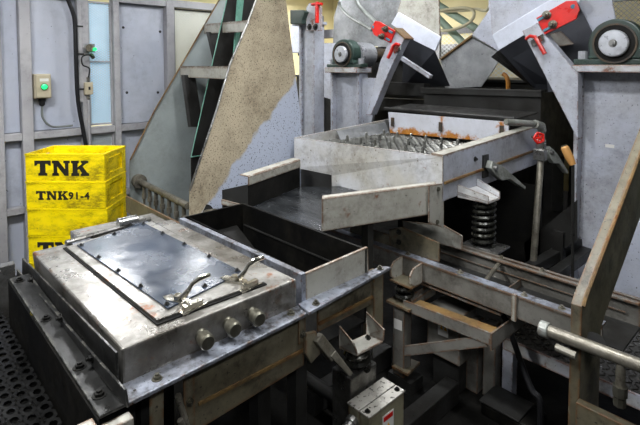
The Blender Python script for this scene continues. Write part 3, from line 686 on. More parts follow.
t.part('side_plate', MB().slab([(XL, lpz[0][1] - 0.01, 0.3)] + lpz + [(XL, 2.75, lpz[-1][2]), (XL, 2.75, 0.3)], (-0.012, 0, 0)), 'grey_green', bevel=0.002, label='grey side plate')
t.part('edge_strip', MB().tube([(XL + 0.004, p[1], p[2]) for p in lpz], 0.006, 6), 'beige_rust')
t.part('edge_strip', MB().tube([(XR - 0.004, p[1], p[2]) for p in rp[1:6]], 0.007, 6), 'steel')
def xbar(a, b, hh):
    a = Vector(a); b = Vector(b)
    t.part('crossbar', MB().slab([tuple(a), tuple(b), tuple(b - Vector((0, 0, hh))), tuple(a - Vector((0, 0, hh)))], (0, 0.012, 0)).slab([tuple(a), tuple(b), tuple(b + Vector((0, 0.05, 0))), tuple(a + Vector((0, 0.05, 0)))], (0, 0, -0.01)), 'lip', bevel=0.002)
xbar((-3.39,1.9294,1.9204), (-2.56,1.7712,1.8855), 0.075)
xbar((-3.39,1.721,1.5912), (-2.56,1.6485,1.5928), 0.085)
for q in ([(-3.25,1.8658,1.848), (-3.25,1.952,1.852), (-3.2,1.9799,1.5911), (-3.2,1.9014,1.5913)], [(-3.25,1.6567,1.526), (-3.25,1.7447,1.5247), (-3.2,1.7772,1.1384), (-3.2,1.6801,1.1471)]):
    t.part('strut', MB().slab(q, (0.01, 0.02, 0)), 'dark')
ip = [(-3.0,1.9127,2.1393), (-3.0,1.5943,0.9658), (-3.0,1.5967,0.6299), (-3.0,2.1933,0.5093), (-3.0,2.4315,2.1941)]
t.part('inner_guard', MB().slab(ip, (-0.006, 0, 0)), 'dark')
t.part('green_edge', MB().tube(ip[:2], 0.004, 6), 'green_edge')
t.part('green_edge', MB().cyl((-2.99,1.589,0.9679), (-2.99,1.6888,0.9689), 0.004, 6), 'green_edge')
t.part('green_strip', MB().slab([(-2.9,1.9316,2.1301), (-2.9,1.9826,2.1355), (-2.9,1.9276,1.7413), (-2.9,1.8845,1.6342)], (-0.02, 0, 0)), 'green_edge')
t.part('back_sheet', MB().slab([(-3.38, 2.1, 0.3), (-2.6, 2.0, 0.3), (-2.75, 2.0, 1.9), (-3.38, 2.1, 1.9)], (0, 0.01, 0)), 'dark')
t.part('sight_hole_rim', MB().cyl((-2.55,1.4489,0.7141), (-2.54,1.4432,0.7176), 0.045, 20), 'black')
t.part('outlet_pipe', MB().cyl((-2.56,1.4476,0.6998), (-2.45,1.4511,0.7303), 0.026, 14), 'pipe', smooth=True)
t.done()
t = Thing('spray_manifold', 'grimy spray pipe with a row of hanging nozzles behind the covered box', 'pipe')
a, b = (-3.38,1.3849,0.7658), (-2.57,1.342,0.7682)
t.part('pipe', MB().cyl(a, b, 0.021, 14), 'pipe', smooth=True)
t.part('end_flange', MB().cyl(lerp(a, b, -0.02), lerp(a, b, 0.03), 0.05, 18), 'pipe', smooth=True)
for k in range(7):
    p = lerp(a, b, 0.12 + 0.135 * k)
    n_ = t.part('nozzle', MB().lathe((p[0], p[1], p[2] - 0.02), (0, 0, -1), [(0.012, 0), (0.012, 0.05), (0.016, 0.052), (0.016, 0.085), (0.008, 0.09), (0.006, 0.2)], 10), 'pipe', smooth=True)
t.done()
t = Thing('gutter', 'rusty steel gutter under the spray nozzles', 'gutter')
a, b = (-3.15,1.2206,0.6736), (-2.5,1.1365,0.7359)
t.part('front_strip', MB().bar((-2.98, 1.14, 0.735), (-2.26, 1.14, 0.735), 0.012, 0.10), 'beige', bevel=0.002)
t.part('pan', MB().box(-2.98, -2.26, 1.146, 1.20, 0.69, 0.70), 'black')
for x in (-2.9, -2.35): t.part('support', MB().box(x, x + 0.05, 1.15, 1.20, 0, 0.69), 'dark')
t.done()

# ------------------------------------------------------------------ funnel sheet between sieve and trough
t = Thing('funnel_sheet', 'wet grey steel sheet funnelling from the sieve to the trough', 'chute')
A, B, E_, D_, C_ = (-2.0547,1.4123,0.85), (-2.2112,1.9047,0.85), (-2.0389,2.1241,0.85), (-1.3466,2.0687,0.85), (-1.55,1.4657,0.85)
t.part('sheet', MB().slab([A, B, E_, D_, C_], (0, 0, -0.006)), 'wet')
up = lambda p, h: (p[0], p[1], p[2] + h)
t.part('left_guide', MB().slab([A, B, up(B, 0.13), up(A, 0.13)], (-0.008, 0.004, 0)), 'black', bevel=0.001)
t.part('left_guide_cap', MB().slab([up(A, 0.125), up(B, 0.125), up(B, 0.172), up(A, 0.172)], (0.012, -0.006, 0)).slab([up(A, 0.168), up(B, 0.168), (B[0] - 0.06, B[1] - 0.01, B[2] + 0.168), (A[0] - 0.06, A[1] - 0.01, A[2] + 0.168)], (0, 0, 0.006)), 'lip', bevel=0.002)
t.part('right_guide', MB().slab([C_, D_, up(D_, 0.15), up(C_, 0.15)], (0.006, -0.008, 0)), 'lip', bevel=0.002)
t.part('right_guide_cap', MB().slab([up(C_, 0.145), up(D_, 0.145), (D_[0] - 0.03, D_[1] + 0.03, D_[2] + 0.145), (C_[0] - 0.03, C_[1] + 0.03, C_[2] + 0.145)], (0, 0, 0.006)), 'lip')
D2 = (D_[0] + 0.012, D_[1] - 0.016, D_[2])
e = t.part('end_plate', MB().slab([(-1.34,1.9853,1.0093), (-1.34,2.1188,0.9965), (-1.34,2.1245,0.7612), (-1.34,1.9891,0.8233)], (0.008, -0.004, 0)), 'lip', bevel=0.001)
t.bolts([(-1.33,2.0583,0.9782), (-1.33,2.0532,0.8112)], (0.7, -0.7, 0), 0.008, 0.008, 'brass', sub=e)
t.part('far_guide', MB().slab([(-2.3,1.9897,0.8184), (-2.05,2.0135,0.8427), (-2.05,2.0133,0.9346), (-2.3,1.99,0.9348)], (0, 0.006, 0)), 'dark')
sb = t.part('side_box', MB().slab([(-2.3,1.4082,0.9038), (-2.12,1.4714,0.9597), (-2.12,1.4702,0.8289), (-2.3,1.407,0.8023)], (0, 0.008, 0)), 'dark', bevel=0.001)
t.part('side_box_shelf', MB().slab([(-2.3,1.4076,0.8531), (-2.12,1.4703,0.8398), (-2.12,1.4702,0.8289), (-2.3,1.4072,0.8249)], (0.01, -0.01, 0)), 'lip', sub=sb)
for x, y in ((-2.2, 1.72), (-1.5, 1.72)): t.part('leg', MB().box(x - 0.02, x + 0.02, y - 0.02, y + 0.02, 0, 0.844), 'dark')
t.done()

# ------------------------------------------------------------------ vibrating sieve
t = Thing('vibrating_sieve', 'white vibrating sieve box with a wire screen, mounted on coil springs', 'sieve')
n0, n1 = (-1.33,2.0997,1.1371), (-2.48,2.0836,1.1079)
n2 = (-1.33, 3.36, 1.19); n3 = (-2.48, 3.36, 1.17)
t.part('front_wall', MB().slab([n0, n1, (-2.48,2.0828,0.8991), (-2.1382,2.1,0.8996), (-2.1381,2.1,0.823), (n0[0], n0[1], 0.905)], (0, 0.012, 0)), 'sieve_paint', bevel=0.002)
sw = t.part('side_wall', MB().slab([n0, n2, (-1.33, 3.36, 0.94), (-1.33, n0[1], 0.905)], (-0.012, 0, 0)), 'paint', bevel=0.002)
t.part('rust_seam', MB().bar((-1.324, n0[1] + 0.01, 1.0), (-1.324, 3.34, 1.04), 0.012, 0.012), 'beige_rust', sub=sw)
t.part('top_strip', MB().slab([n0, n2, (-1.40, n2[1], n2[2]), (-1.40, n0[1], n0[2])], (0, 0, 0.008)), 'lip', sub=sw)
t.part('side_wall', MB().slab([n1, n3, (-2.48, 3.36, 0.94), (-2.48, n1[1], 0.92)], (0.012, 0, 0)), 'sieve_paint', bevel=0.002)
t.part('inner_plate', MB().slab([(-2.44, 2.45, 1.12), (-2.44, 3.0, 1.14), (-2.40, 3.0, 1.06), (-2.40, 2.45, 1.06)], (0.006, 0, 0)), 'stainless')
t.part('back_wall', MB().slab([n2, n3, (-2.48, 3.36, 0.94), (-1.33, 3.36, 0.94)], (0, -0.01, 0)), 'dark')
t.part('pan', MB().box(-2.46, -1.35, 2.12, 3.34, 0.95, 0.956), 'black')
g = MB()
NW = 30
for i in range(NW):
    x = -2.44 + 1.08 * i / (NW - 1); g.tube([(x, 2.13 + 1.19 * j / (NW - 1), 1.057 + (0.007 if (i + j) % 2 else 0)) for j in range(NW)], 0.0042, 5)
for j in range(NW):
    y = 2.13 + 1.19 * j / (NW - 1); g.tube([(-2.44 + 1.08 * i / (NW - 1), y, 1.057 + (0 if (i + j) % 2 else 0.007)) for i in range(NW)], 0.0042, 5)
t.part('wire_screen', g, 'wire_dark', kind='stuff', smooth=True)
for i in range(8):
    for j in range(3):
        x = -2.3 + 0.125 * i; y = 2.42 + 0.2 * j
        t.part('screen_stud', MB().lathe((x, y, 1.05), (0, 0, 1), [(0.02, 0), (0.02, 0.012), (0.011, 0.014), (0.009, 0.055), (0.002, 0.062)], 8), 'wire_dark')
# rusty spray cover
YC = 2.95
cv = t.part('spray_cover', MB().slab([(-2.3677,2.95,1.2312), (-1.3982,2.95,1.237), (-1.3954,2.95,1.1028), (-2.3463,2.95,1.068)], (0, 0.012, 0)), 'rust_cover', bevel=0.002)
a, b = (-2.4079,2.95,1.2442), (-1.3595,2.95,1.2467)
t.part('cover_top', MB().slab([a, b, (b[0], 3.3, b[2] + 0.02), (a[0], 3.3, a[2] + 0.02)], (0, 0, 0.012)), 'dark', sub=cv, bevel=0.002)
t.part('cover_tube', MB().cyl((a[0], 2.96, a[2] + 0.012), (b[0], 2.96, b[2] + 0.012), 0.012, 10), 'dark', sub=cv, smooth=True)
for q in ((-2.3098,2.94,1.1584), (-1.8818,2.94,1.1601), (-1.4318,2.94,1.177)):
    t.part('cover_clip', MB().slab([(q[0] - 0.012, q[1], q[2] + 0.035), (q[0] + 0.012, q[1], q[2] + 0.035), (q[0] + 0.012, q[1], q[2] - 0.03), (q[0] - 0.012, q[1], q[2] - 0.03)], (0, -0.012, 0)), 'bore', sub=cv)
# spring bracket, spring, clamps on the side wall
t.part('spring_bracket', MB().slab([(-1.33, 2.24, 0.93), (-1.33, 2.44, 0.93), (-1.175, 2.40, 0.90), (-1.175, 2.28, 0.90)], (0, 0, -0.012)).slab([(-1.33, 2.24, 0.97), (-1.175, 2.28, 0.93), (-1.175, 2.28, 0.89), (-1.33, 2.24, 0.90)], (0, 0.008, 0)).slab([(-1.33, 2.44, 0.97), (-1.175, 2.40, 0.93), (-1.175, 2.40, 0.89), (-1.33, 2.44, 0.90)], (0, 0.008, 0)), 'sieve_paint', bevel=0.002)
t.part('coil_spring', MB().coil(-1.235, 2.35, 0.65, 0.885, 0.054, 0.0105, 7.5), 'spring', smooth=True)
t.part('spring_core', MB().cyl((-1.235, 2.35, 0.64), (-1.235, 2.35, 0.89), 0.026, 12), 'black', smooth=True)
t.part('spring_seat', MB().box(-1.33, -1.13, 2.30, 2.44, 0.632, 0.642), 'steel', bevel=0.002)
def clamp(base, tip, w, hk):
    a = Vector(base); b = Vector(tip); d = (b - a).normalized(); n = Vector((0.02, 0, 0))
    u = d.cross(Vector((1, 0, 0))).normalized()
    if u.z < 0: u = -u
    L_ = (b - a).length
    i = t.part('clamp_plate', MB().box(-1.33, -1.318, a.y - 0.045, a.y + 0.015, a.z - 0.06, a.z + 0.07), 'dark', bevel=0.002)
    pts = [a - d * 0.03 + u * w * 0.9, a + d * L_ * 0.25 + u * w * 1.1, a + d * L_ * 0.6 + u * w * 0.7, b + u * 0.008, b - u * 0.01, a + d * L_ * 0.5 - u * w * 0.2, a + d * L_ * 0.3 - u * w * 1.2, a + d * L_ * 0.1 - u * w * 1.1, a - d * 0.03 - u * w * 0.5]
    t.part('clamp_lever', MB().slab([tuple(p) for p in pts], (0.035, 0, 0)), 'clamp', sub=i, bevel=0.004)
    t.part('clamp_pivot', MB().cyl(tuple(a - n), tuple(a + n * 2.5), 0.014, 10), 'steel', sub=i)
clamp((-1.31,2.5413,1.0218), (-1.24,2.7879,0.8768), 0.033, 0)
clamp((-1.31,3.3341,1.0084), (-1.24,3.4531,0.8642), 0.036, 0)
t.bolts([(-1.33,2.4195,1.0811)], (1, 0, 0), 0.01, 0.01, 'dark')
for x in (-2.4,):
    t.part('leg', MB().box(x - 0.03, x + 0.03, 3.2, 3.26, 0, 0.95), 'dark')
t.part('leg', MB().box(-1.4, -1.34, 3.28, 3.34, 0, 0.95), 'dark')
t.done()

# water pipe and valve beside the sieve
t = Thing('water_pipe', 'grey water pipe with a red handwheel valve at the sieve corner', 'pipe')
pt = [(-1.34,2.8008,1.2543), (-1.25,3.0168,1.232), (-1.24,3.0682,1.2159), (-1.24,3.0857,1.1762), (-1.24,3.0771,1.0626), (-1.23,3.0452,0.9287), (-1.16,2.8046,0.4187)]
t.part('upper_pipe', MB().tube(pt[:5], 0.02, 12), 'clamp', smooth=True)
t.part('elbow', MB().tube([(-1.25,3.002,1.2332), (-1.24,3.0682,1.2159), (-1.24,3.0854,1.1826)], 0.027, 12), 'clamp', smooth=True)
lo = pt[6]
t.part('down_pipe', MB().tube([pt[4], pt[5], pt[6], (lo[0], lo[1], 0.3)], 0.02, 12), 'pipe', smooth=True)
vc = (-1.2,2.9442,1.1573)
t.part('valve_body', MB().lathe((-1.24,3.0745,1.1075), (0, 0, -1), [(0.02, -0.03), (0.03, -0.02), (0.032, 0.02), (0.026, 0.05)], 12), 'steel', smooth=True)
vw = t.part('valve_stem', MB().cyl((vc[0] - 0.05, vc[1] + 0.02, vc[2]), vc, 0.008, 8), 'brass')
ax = Vector((0.75, -0.6, 0.1)).normalized(); q1 = ax.cross(Vector((0, 0, 1))).normalized(); q2 = q1.cross(ax)
t.part('handwheel', MB().tube([tuple(Vector(vc) + (q1 * math.cos(2 * math.pi * k / 20) + q2 * math.sin(2 * math.pi * k / 20)) * (0.028 + 0.005 * (k % 4 == 0))) for k in range(21)], 0.008, 6), 'red', sub=vw, smooth=True)
for k in range(5):
    a_ = 2 * math.pi * k / 5
    t.part('spoke', MB().cyl(vc, tuple(Vector(vc) + (q1 * math.cos(a_) + q2 * math.sin(a_)) * 0.028), 0.006, 6), 'red', sub=vw)
t.part('clamp_block', MB().box(-1.27, -1.20, pt[4][1] - 0.05, pt[4][1] + 0.0, pt[4][2] - 0.06, pt[4][2] + 0.01), 'steel', bevel=0.004)
t.done()
t = Thing('brush', 'brush with an orange wooden handle leaning beside the grey column', 'brush')
a, b = (-1.0397,2.9,1.1335), (-0.9886,2.9,1.031)
t.part('handle', MB().tube([a, lerp(a, b, 0.1), lerp(a, b, 0.6), b], [0.014, 0.023, 0.024, 0.017], 12), 'wood', smooth=True)
t.part('cap', MB().cyl(lerp(a, b, -0.05), lerp(a, b, 0.03), 0.016, 12), 'brass')
t.part('rod', MB().cyl(b, (b[0] + 0.03, b[1] - 0.02, 0.0), 0.009, 8), 'dark')
t.done()

# dark feed bin behind the sieve
t = Thing('feed_bin', 'dark oily steel feed bin behind the rusty spray cover', 'bin')
a, b = (-2.3595,3.42,1.3872), (-1.3876,3.42,1.4033)
t.part('front', MB().slab([a, b, (b[0], b[1], 1.0), (a[0], a[1], 1.0)], (0, 0.012, 0)), 'dark')
t.part('top_flange', MB().slab([(a[0] - 0.02, 3.40, a[2]), (b[0] + 0.01, 3.40, b[2]), (b[0] + 0.01, 3.47, b[2]), (a[0] - 0.02, 3.47, a[2])], (0, 0, 0.02)).slab([(a[0] - 0.02, 3.40, a[2] - 0.03), (b[0] + 0.01, 3.40, b[2] - 0.03), (b[0] + 0.01, 3.408, b[2] - 0.03), (a[0] - 0.02, 3.408, a[2] - 0.03)], (0, 0, 0.04)), 'dark', bevel=0.003)
t.part('end_wall', MB().box(b[0] - 0.012, b[0], 3.432, 4.3, 0.9, b[2]), 'dark')
t.part('end_wall', MB().box(a[0], a[0] + 0.012, 3.432, 4.3, 0.9, a[2]), 'dark')
t.part('back', MB().box(a[0], b[0], 4.3, 4.312, 0.9, a[2]), 'black')
t.part('bottom', MB().box(a[0], b[0], 3.432, 4.3, 0.88, 0.9), 'black')
for x in (a[0] + 0.05, b[0] - 0.05):
    for y in (3.48, 4.25): t.part('leg', MB().box(x - 0.03, x + 0.03, y - 0.03, y + 0.03, 0, 0.88), 'dark')
t.done()

# ------------------------------------------------------------------ tipping hoppers: columns, bearings, arms, bodies
def bearing(label, cx, yf, zb, s=1.0, lettering=True):
    t = Thing('pillow_block', label, 'bearing', 'pillow block bearings')
    r = 0.145 * s; cz = zb + 0.125 * s; d = 0.11 * s
    t.part('base', MB().box(cx - 0.23 * s, cx + 0.23 * s, yf + 0.01, yf + d, zb, zb + 0.035 * s), 'green_iron', bevel=0.008)
    hp = [(cx + r * math.cos(a), yf, cz + r * math.sin(a)) for a in [math.pi * (-0.12 + 1.24 * k / 24) for k in range(25)]]
    hp += [(cx - r * 1.02, yf, zb + 0.036 * s), (cx + r * 1.02, yf, zb + 0.036 * s)]
    t.part('housing', MB().slab(hp, (0, d, 0)), 'green_iron', bevel=0.008)
    t.part('seal_ring', MB().ring((cx, yf + 0.004, cz), (0, -1, 0), r * 0.82, r * 0.75, 0.014 * s), 'bore', smooth=True)
    t.part('recess', MB().cyl((cx, yf - 0.002, cz), (cx, yf - 0.005, cz), r * 0.75, 24), 'black')
    k = t.part('end_disc', MB().lathe((cx, yf - 0.006, cz), (0, -1, 0), [(r * 0.54, 0), (r * 0.55, 0.02), (r * 0.51, 0.028), (0.002, 0.029)], 28), 'disc', smooth=True)
    t.part('centre_bolt', MB().hexbolt((cx, yf - 0.034, cz), (0, -1, 0), 0.016 * s, 0.012), 'steel', sub=k)
    for sx_ in (-1, 1):
        t.part('hold_down_bolt', MB().cyl((cx + sx_ * 0.19 * s, yf + d / 2, zb + 0.036 * s), (cx + sx_ * 0.19 * s, yf + d / 2, zb + 0.085 * s), 0.028 * s, 8), 'disc')
    if lettering:
        t.part('raised_lettering', text_mb('NTN', 0.032 * s, (cx - 0.215 * s, yf + 0.009, zb + 0.006), (1, 0, 0), (0, 0, 1), 0.002, 0.001), 'green_iron')
    t.done(); return cz

YF = 3.3
# right column
t = Thing('machine_column', 'wide pale grey steel column at the right, carrying the large bearing', 'column')
zc = 1.555
t.part('web', MB().box(-1.09, -0.42, 3.345, 3.36, 0, zc), 'paint')
fl = t.part('flange', MB().box(-1.117, -1.09, 3.27, 3.72, 0, zc), 'paint', bevel=0.003)
t.part('flange', MB().box(-0.42, -0.39, 3.27, 3.72, 0, zc), 'paint', bevel=0.003)
t.part('back_web', MB().box(-1.09, -0.42, 3.70, 3.715, 0, zc), 'paint')
t.part('top_plate', MB().box(-1.16, -0.35, 3.20, 3.75, zc, zc + 0.045), 'paint_rust', bevel=0.004)
t.part('label_sticker', MB().box(-0.955, -0.905, 3.343, 3.345, 1.085, 1.105), 'white')
t.bolts([(-1.09 + 0.0, 3.30, z) for z in (1.46, 1.40)], (1, 0, 0), 0.009, 0.008, 'dark')
t.done()
bearing('large green bearing with a pale round end disc, nearer one on the right column', -0.885, 3.215, zc + 0.046)
# left column
t = Thing('machine_column', 'pale grey steel column in the middle distance, carrying the smaller-looking bearing', 'column')
zc2 = 1.525
a_, b_ = (-3.3478,3.3,1.5105), (-2.9799,3.3,1.5156)
t.part('web', MB().box(a_[0] + 0.03, b_[0] - 0.03, 3.33, 3.345, 0, zc2), 'paint')
t.part('flange', MB().box(a_[0], a_[0] + 0.03, 3.28, 3.41, 0, zc2), 'paint', bevel=0.003)
t.part('flange', MB().box(b_[0] - 0.03, b_[0], 3.28, 3.41, 0, zc2), 'paint', bevel=0.003)
t.part('top_plate', MB().box(a_[0] - 0.02, b_[0] + 0.03, 3.22, 3.43, zc2, zc2 + 0.05), 'paint_rust', bevel=0.004)
t.part('gusset', MB().slab([(-2.9729,3.32,1.4785), (-2.7581,3.32,1.4828), (-2.8604,3.32,1.0518), (-2.9682,3.32,0.7138)], (0, 0.03, 0)), 'paint', bevel=0.002)
t.part('rear_panel', MB().slab([(-3.9995,3.75,1.8482), (-3.5314,3.75,1.8328), (-3.5285,3.75,1.1694), (-3.9995,3.75,1.2439)], (0, 0.02, 0)), 'paint')
t.done()
lcx = (a_[0] + b_[0]) / 2 + 0.02
bearing('green bearing with a pale end disc on the middle column beside the red bracket', lcx, 3.235, zc2 + 0.051, 0.98, False)

# right hopper
t = Thing('tipping_hopper', 'tipping hopper on the right with a red bracket leaning left', 'hopper', 'tipping hoppers')
t.part('front_wall', MB().slab([(-1.8002,3.42,2.3124), (-1.7585,3.42,1.8164), (-1.2386,3.42,2.0471), (-1.1441,3.42,2.219)], (0, 0.012, 0)), 'paint')
t.part('rim_band', MB().slab([(-1.7484,3.4,1.8226), (-1.6914,3.4,1.7096), (-1.3907,3.4,1.8753), (-1.144,3.4,2.0098), (-1.1958,3.4,2.1194)], (0, 0.018, 0)), 'hop_band', bevel=0.003)
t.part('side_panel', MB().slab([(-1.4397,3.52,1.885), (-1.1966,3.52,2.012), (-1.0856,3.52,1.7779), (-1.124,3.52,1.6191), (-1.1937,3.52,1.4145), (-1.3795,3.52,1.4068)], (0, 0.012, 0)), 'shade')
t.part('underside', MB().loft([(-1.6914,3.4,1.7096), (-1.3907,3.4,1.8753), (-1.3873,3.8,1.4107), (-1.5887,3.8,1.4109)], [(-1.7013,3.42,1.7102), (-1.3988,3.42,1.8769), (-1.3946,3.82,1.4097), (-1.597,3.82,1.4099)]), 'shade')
t.part('underside', MB().loft([(-1.6914,3.4,1.7096), (-1.5887,3.8,1.4109), (-2.0108,3.9,1.6673)], [(-1.7013,3.42,1.7102), (-1.597,3.82,1.4099), (-2.0211,3.92,1.6677)]), 'black')  # black stands for the shade under the hopper
t.part('upper_panel', MB().slab([(-1.2099,3.56,2.003), (-1.242,3.56,2.2516), (-1.0443,3.56,2.2235), (-0.9699,3.56,1.8525), (-1.0917,3.56,1.773)], (0, 0.012, 0)), 'paint')
t.part('far_lip', MB().slab([(-2.0892,4.0,2.0825), (-2.2491,4.0,1.8705), (-1.9529,4.0,1.6936), (-1.9679,4.0,2.4136), (-2.1149,4.0,2.4345)], (0, 0.012, 0)), 'paint')
arm = t.part('arm', MB().slab([(-1.4241,3.18,1.8252), (-1.3266,3.18,1.872), (-1.2417,3.18,1.7522), (-1.0699,3.18,1.5437), (-1.0592,3.18,1.1359)], (0, 0.08, 0)), 'paint', bevel=0.003)
t.part('gusset', MB().loft([(-1.3119,3.34,1.807), (-1.2354,3.34,1.8232), (-1.1529,3.34,1.7351), (-1.2645,3.34,1.7187)], [(-1.3744,3.5,1.8029), (-1.2946,3.5,1.8339), (-1.2081,3.5,1.7415), (-1.3251,3.5,1.7243)]), 'lip')
rb = t.part('bracket', MB().slab([(-1.3254,3.16,1.9029), (-1.144,3.16,1.9947), (-1.0862,3.16,1.9921), (-1.065,3.16,1.9389), (-1.0833,3.16,1.8797), (-1.2691,3.16,1.794)], (0, 0.016, 0)), 'red', bevel=0.002, label='red bracket')
for p in ((-1.2565,3.16,1.917), (-1.2181,3.16,1.8545)):
    t.part('bracket_bolt', MB().lathe(p, (0, -1, 0), [(0.028, 0), (0.028, 0.008), (0.02, 0.01), (0.02, 0.03), (0.012, 0.032), (0.012, 0.05)], 10), 'brass', sub=rb)
for p in ((-1.2926,3.158,1.8941), (-1.2534,3.158,1.8249)):
    t.part('slot', MB().bar((p[0] - 0.02, p[1], p[2] - 0.008), (p[0] + 0.02, p[1], p[2] + 0.012), 0.016, 0.016, (0, 1, 0)), 'blue', sub=rb)
t.part('bracket_hole', MB().cyl((-1.1028,3.161,1.9573), (-1.1014,3.157,1.9569), 0.014, 12), 'blue', sub=rb)
cl = t.part('toggle_clamp', MB().slab([(-1.3585,3.17,1.7561), (-1.2826,3.17,1.7982), (-1.2691,3.17,1.7593), (-1.3446,3.17,1.7165)], (0, -0.012, 0)), 'chrome')
t.part('toggle_handle', MB().tube([(-1.3786,3.14,1.7688), (-1.3486,3.13,1.7867), (-1.3163,3.13,1.7789), (-1.2965,3.13,1.7461), (-1.2769,3.13,1.7137), (-1.251,3.13,1.6687)], [0.01, 0.012, 0.012, 0.012, 0.014, 0.013], 8), 'red', sub=cl, smooth=True)
t.part('stub_shaft', MB().cyl((-0.885, 3.325, zc + 0.17), (-0.885, 4.5, zc + 0.17), 0.06, 16), 'bore', smooth=True)
t.done()
# left hopper
t = Thing('tipping_hopper', 'tipping hopper in the middle with a red bracket leaning right', 'hopper', 'tipping hoppers')
t.part('front_wall', MB().slab([(-2.5163,3.42,2.4143), (-2.6521,3.42,2.0578), (-2.2095,3.42,1.8197), (-2.2368,3.42,2.3745)], (0, 0.012, 0)), 'lip')
t.part('rim_band', MB().slab([(-2.6257,3.4,2.063), (-2.7023,3.4,1.963), (-2.4632,3.4,1.8122), (-2.2426,3.4,1.7138), (-2.1874,3.4,1.8262)], (0, 0.018, 0)), 'hop_band', bevel=0.003)
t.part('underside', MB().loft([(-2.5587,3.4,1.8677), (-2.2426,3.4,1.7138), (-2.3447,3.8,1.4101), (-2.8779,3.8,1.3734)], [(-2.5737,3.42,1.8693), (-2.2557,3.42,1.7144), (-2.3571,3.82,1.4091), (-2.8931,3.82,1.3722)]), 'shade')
t.part('back_panel', MB().slab([(-3.8397,3.8,1.8333), (-3.8245,3.8,2.144), (-3.5968,3.8,2.6187), (-2.7381,3.8,2.4965), (-2.8462,3.8,1.7633)], (0, 0.012, 0)), 'stainless')
t.part('stiffener', MB().bar((-2.5627,3.38,1.6594), (-2.2647,3.38,1.4998), 0.04, 0.03), 'paint')
arm = t.part('arm', MB().slab([(-2.4957,3.18,1.8964), (-2.3877,3.18,1.8138), (-2.5553,3.18,1.5231), (-2.7405,3.18,1.1626), (-2.7983,3.18,1.1582), (-2.6429,3.18,1.6242)], (0, 0.08, 0)), 'paint', bevel=0.003)
t.part('arm_cap', MB().slab([(-2.4879,3.17,1.9078), (-2.3752,3.17,1.8169), (-2.3791,3.17,1.805), (-2.493,3.17,1.8916)], (0, 0.12, 0)), 'beige_rust')
rb = t.part('bracket', MB().slab([(-2.7287,3.16,1.9208), (-2.6843,3.16,1.9735), (-2.6401,3.16,1.9664), (-2.4695,3.16,1.8776), (-2.5205,3.16,1.7811), (-2.6945,3.16,1.8551)], (0, 0.016, 0)), 'red', bevel=0.002, label='red bracket')
for p in ((-2.564,3.16,1.8991), (-2.601,3.16,1.8383)):
    t.part('bracket_bolt', MB().lathe(p, (0, -1, 0), [(0.028, 0), (0.028, 0.008), (0.02, 0.01), (0.02, 0.03), (0.012, 0.032), (0.012, 0.05)], 10), 'brass', sub=rb)
for p in ((-2.5093,3.158,1.8713), (-2.5403,3.158,1.8107)):
    t.part('slot', MB().bar((p[0] - 0.02, p[1], p[2] + 0.012), (p[0] + 0.02, p[1], p[2] - 0.008), 0.016, 0.016, (0, 1, 0)), 'blue', sub=rb)
t.part('bracket_hole', MB().cyl((-2.7015,3.161,1.9236), (-2.6981,3.157,1.9232), 0.014, 12), 'blue', sub=rb)
cl = t.part('toggle_clamp', MB().slab([(-2.4966,3.17,1.7394), (-2.425,3.17,1.7701), (-2.4143,3.17,1.721), (-2.4754,3.17,1.6894)], (0, -0.012, 0)), 'chrome')
t.part('toggle_handle', MB().tube([(-2.4019,3.14,1.7604), (-2.4348,3.13,1.7692), (-2.4653,3.13,1.7539), (-2.4855,3.13,1.7054), (-2.5163,3.13,1.6565)], [0.012, 0.014, 0.014, 0.016, 0.015], 8), 'red', sub=cl, smooth=True)
t.part('stub_shaft', MB().cyl((lcx, 3.35, zc2 + 0.17), (lcx, 4.6, zc2 + 0.17), 0.07, 16), 'bore', smooth=True)
t.part('shaft_collar', MB().cyl((lcx, 3.4, zc2 + 0.17), (lcx, 3.6, zc2 + 0.17), 0.12, 20), 'disc', smooth=True)
t.part('cross_beam', MB().slab([(-2.9408,3.6,1.4355), (-2.4844,3.6,1.4295), (-2.483,3.6,1.3224), (-2.9894,3.6,1.3178)], (0, 0.1, 0)), 'dark')
t.part('rear_guard', MB().slab([(-3.5689,4.05,1.7877), (-2.9212,4.05,1.8118), (-2.8424,4.05,1.3664), (-3.5659,4.05,1.3409)], (0, 0.02, 0)), 'dark')
t.part('lower_beam', MB().slab([(-3.0979,3.7,1.2688), (-2.5514,3.7,1.278), (-2.55,3.7,1.1676), (-3.123,3.7,1.1466)], (0, 0.1, 0)), 'dark')
t.done()
wire('air_hose', 'grey hose arching up from the middle red bracket, lower of two', [(-2.8377,3.3,1.9121), (-3.0476,3.4,1.9843), (-3.2972,3.5,2.0746), (-3.5201,3.6,2.1904), (-3.5495,3.6,2.2551)], 0.016, 'gcable')
wire('air_hose', 'grey hose arching up from the middle red bracket, upper of two', [(-2.7915,3.3,1.9716), (-2.9983,3.4,2.0834), (-3.0995,3.4,2.176), (-3.1517,3.4,2.2944)], 0.018, 'gcable')
t = Thing('steel_funnel', 'dull stainless funnel plate between the two tipping hoppers', 'funnel')
t.part('face', MB().slab([(-2.8272,4.4,1.6615), (-2.4739,4.4,1.8876), (-2.1484,4.4,1.7125), (-2.2555,4.4,1.5307), (-2.378,4.4,1.3712), (-2.7264,4.4,1.3589)], (0, 0.012, 0)), 'funnel')
t.part('edge', MB().tube([(-2.8208,4.39,1.6614), (-2.4683,4.39,1.8869)], 0.015, 6), 'beige_rust')
t.part('edge', MB().tube([(-2.4683,4.39,1.8869), (-2.1435,4.39,1.7122)], 0.012, 6), 'steel')
a_, b_ = (-2.7264,4.4,1.3589), (-2.378,4.4,1.3712)
t.part('side', MB().slab([(-2.8336,4.41,1.6617), (-2.7326,4.41,1.3584), (-2.8877,4.6,1.3466), (-2.994,4.6,1.6647)], (-0.01, 0, 0)), 'funnel')
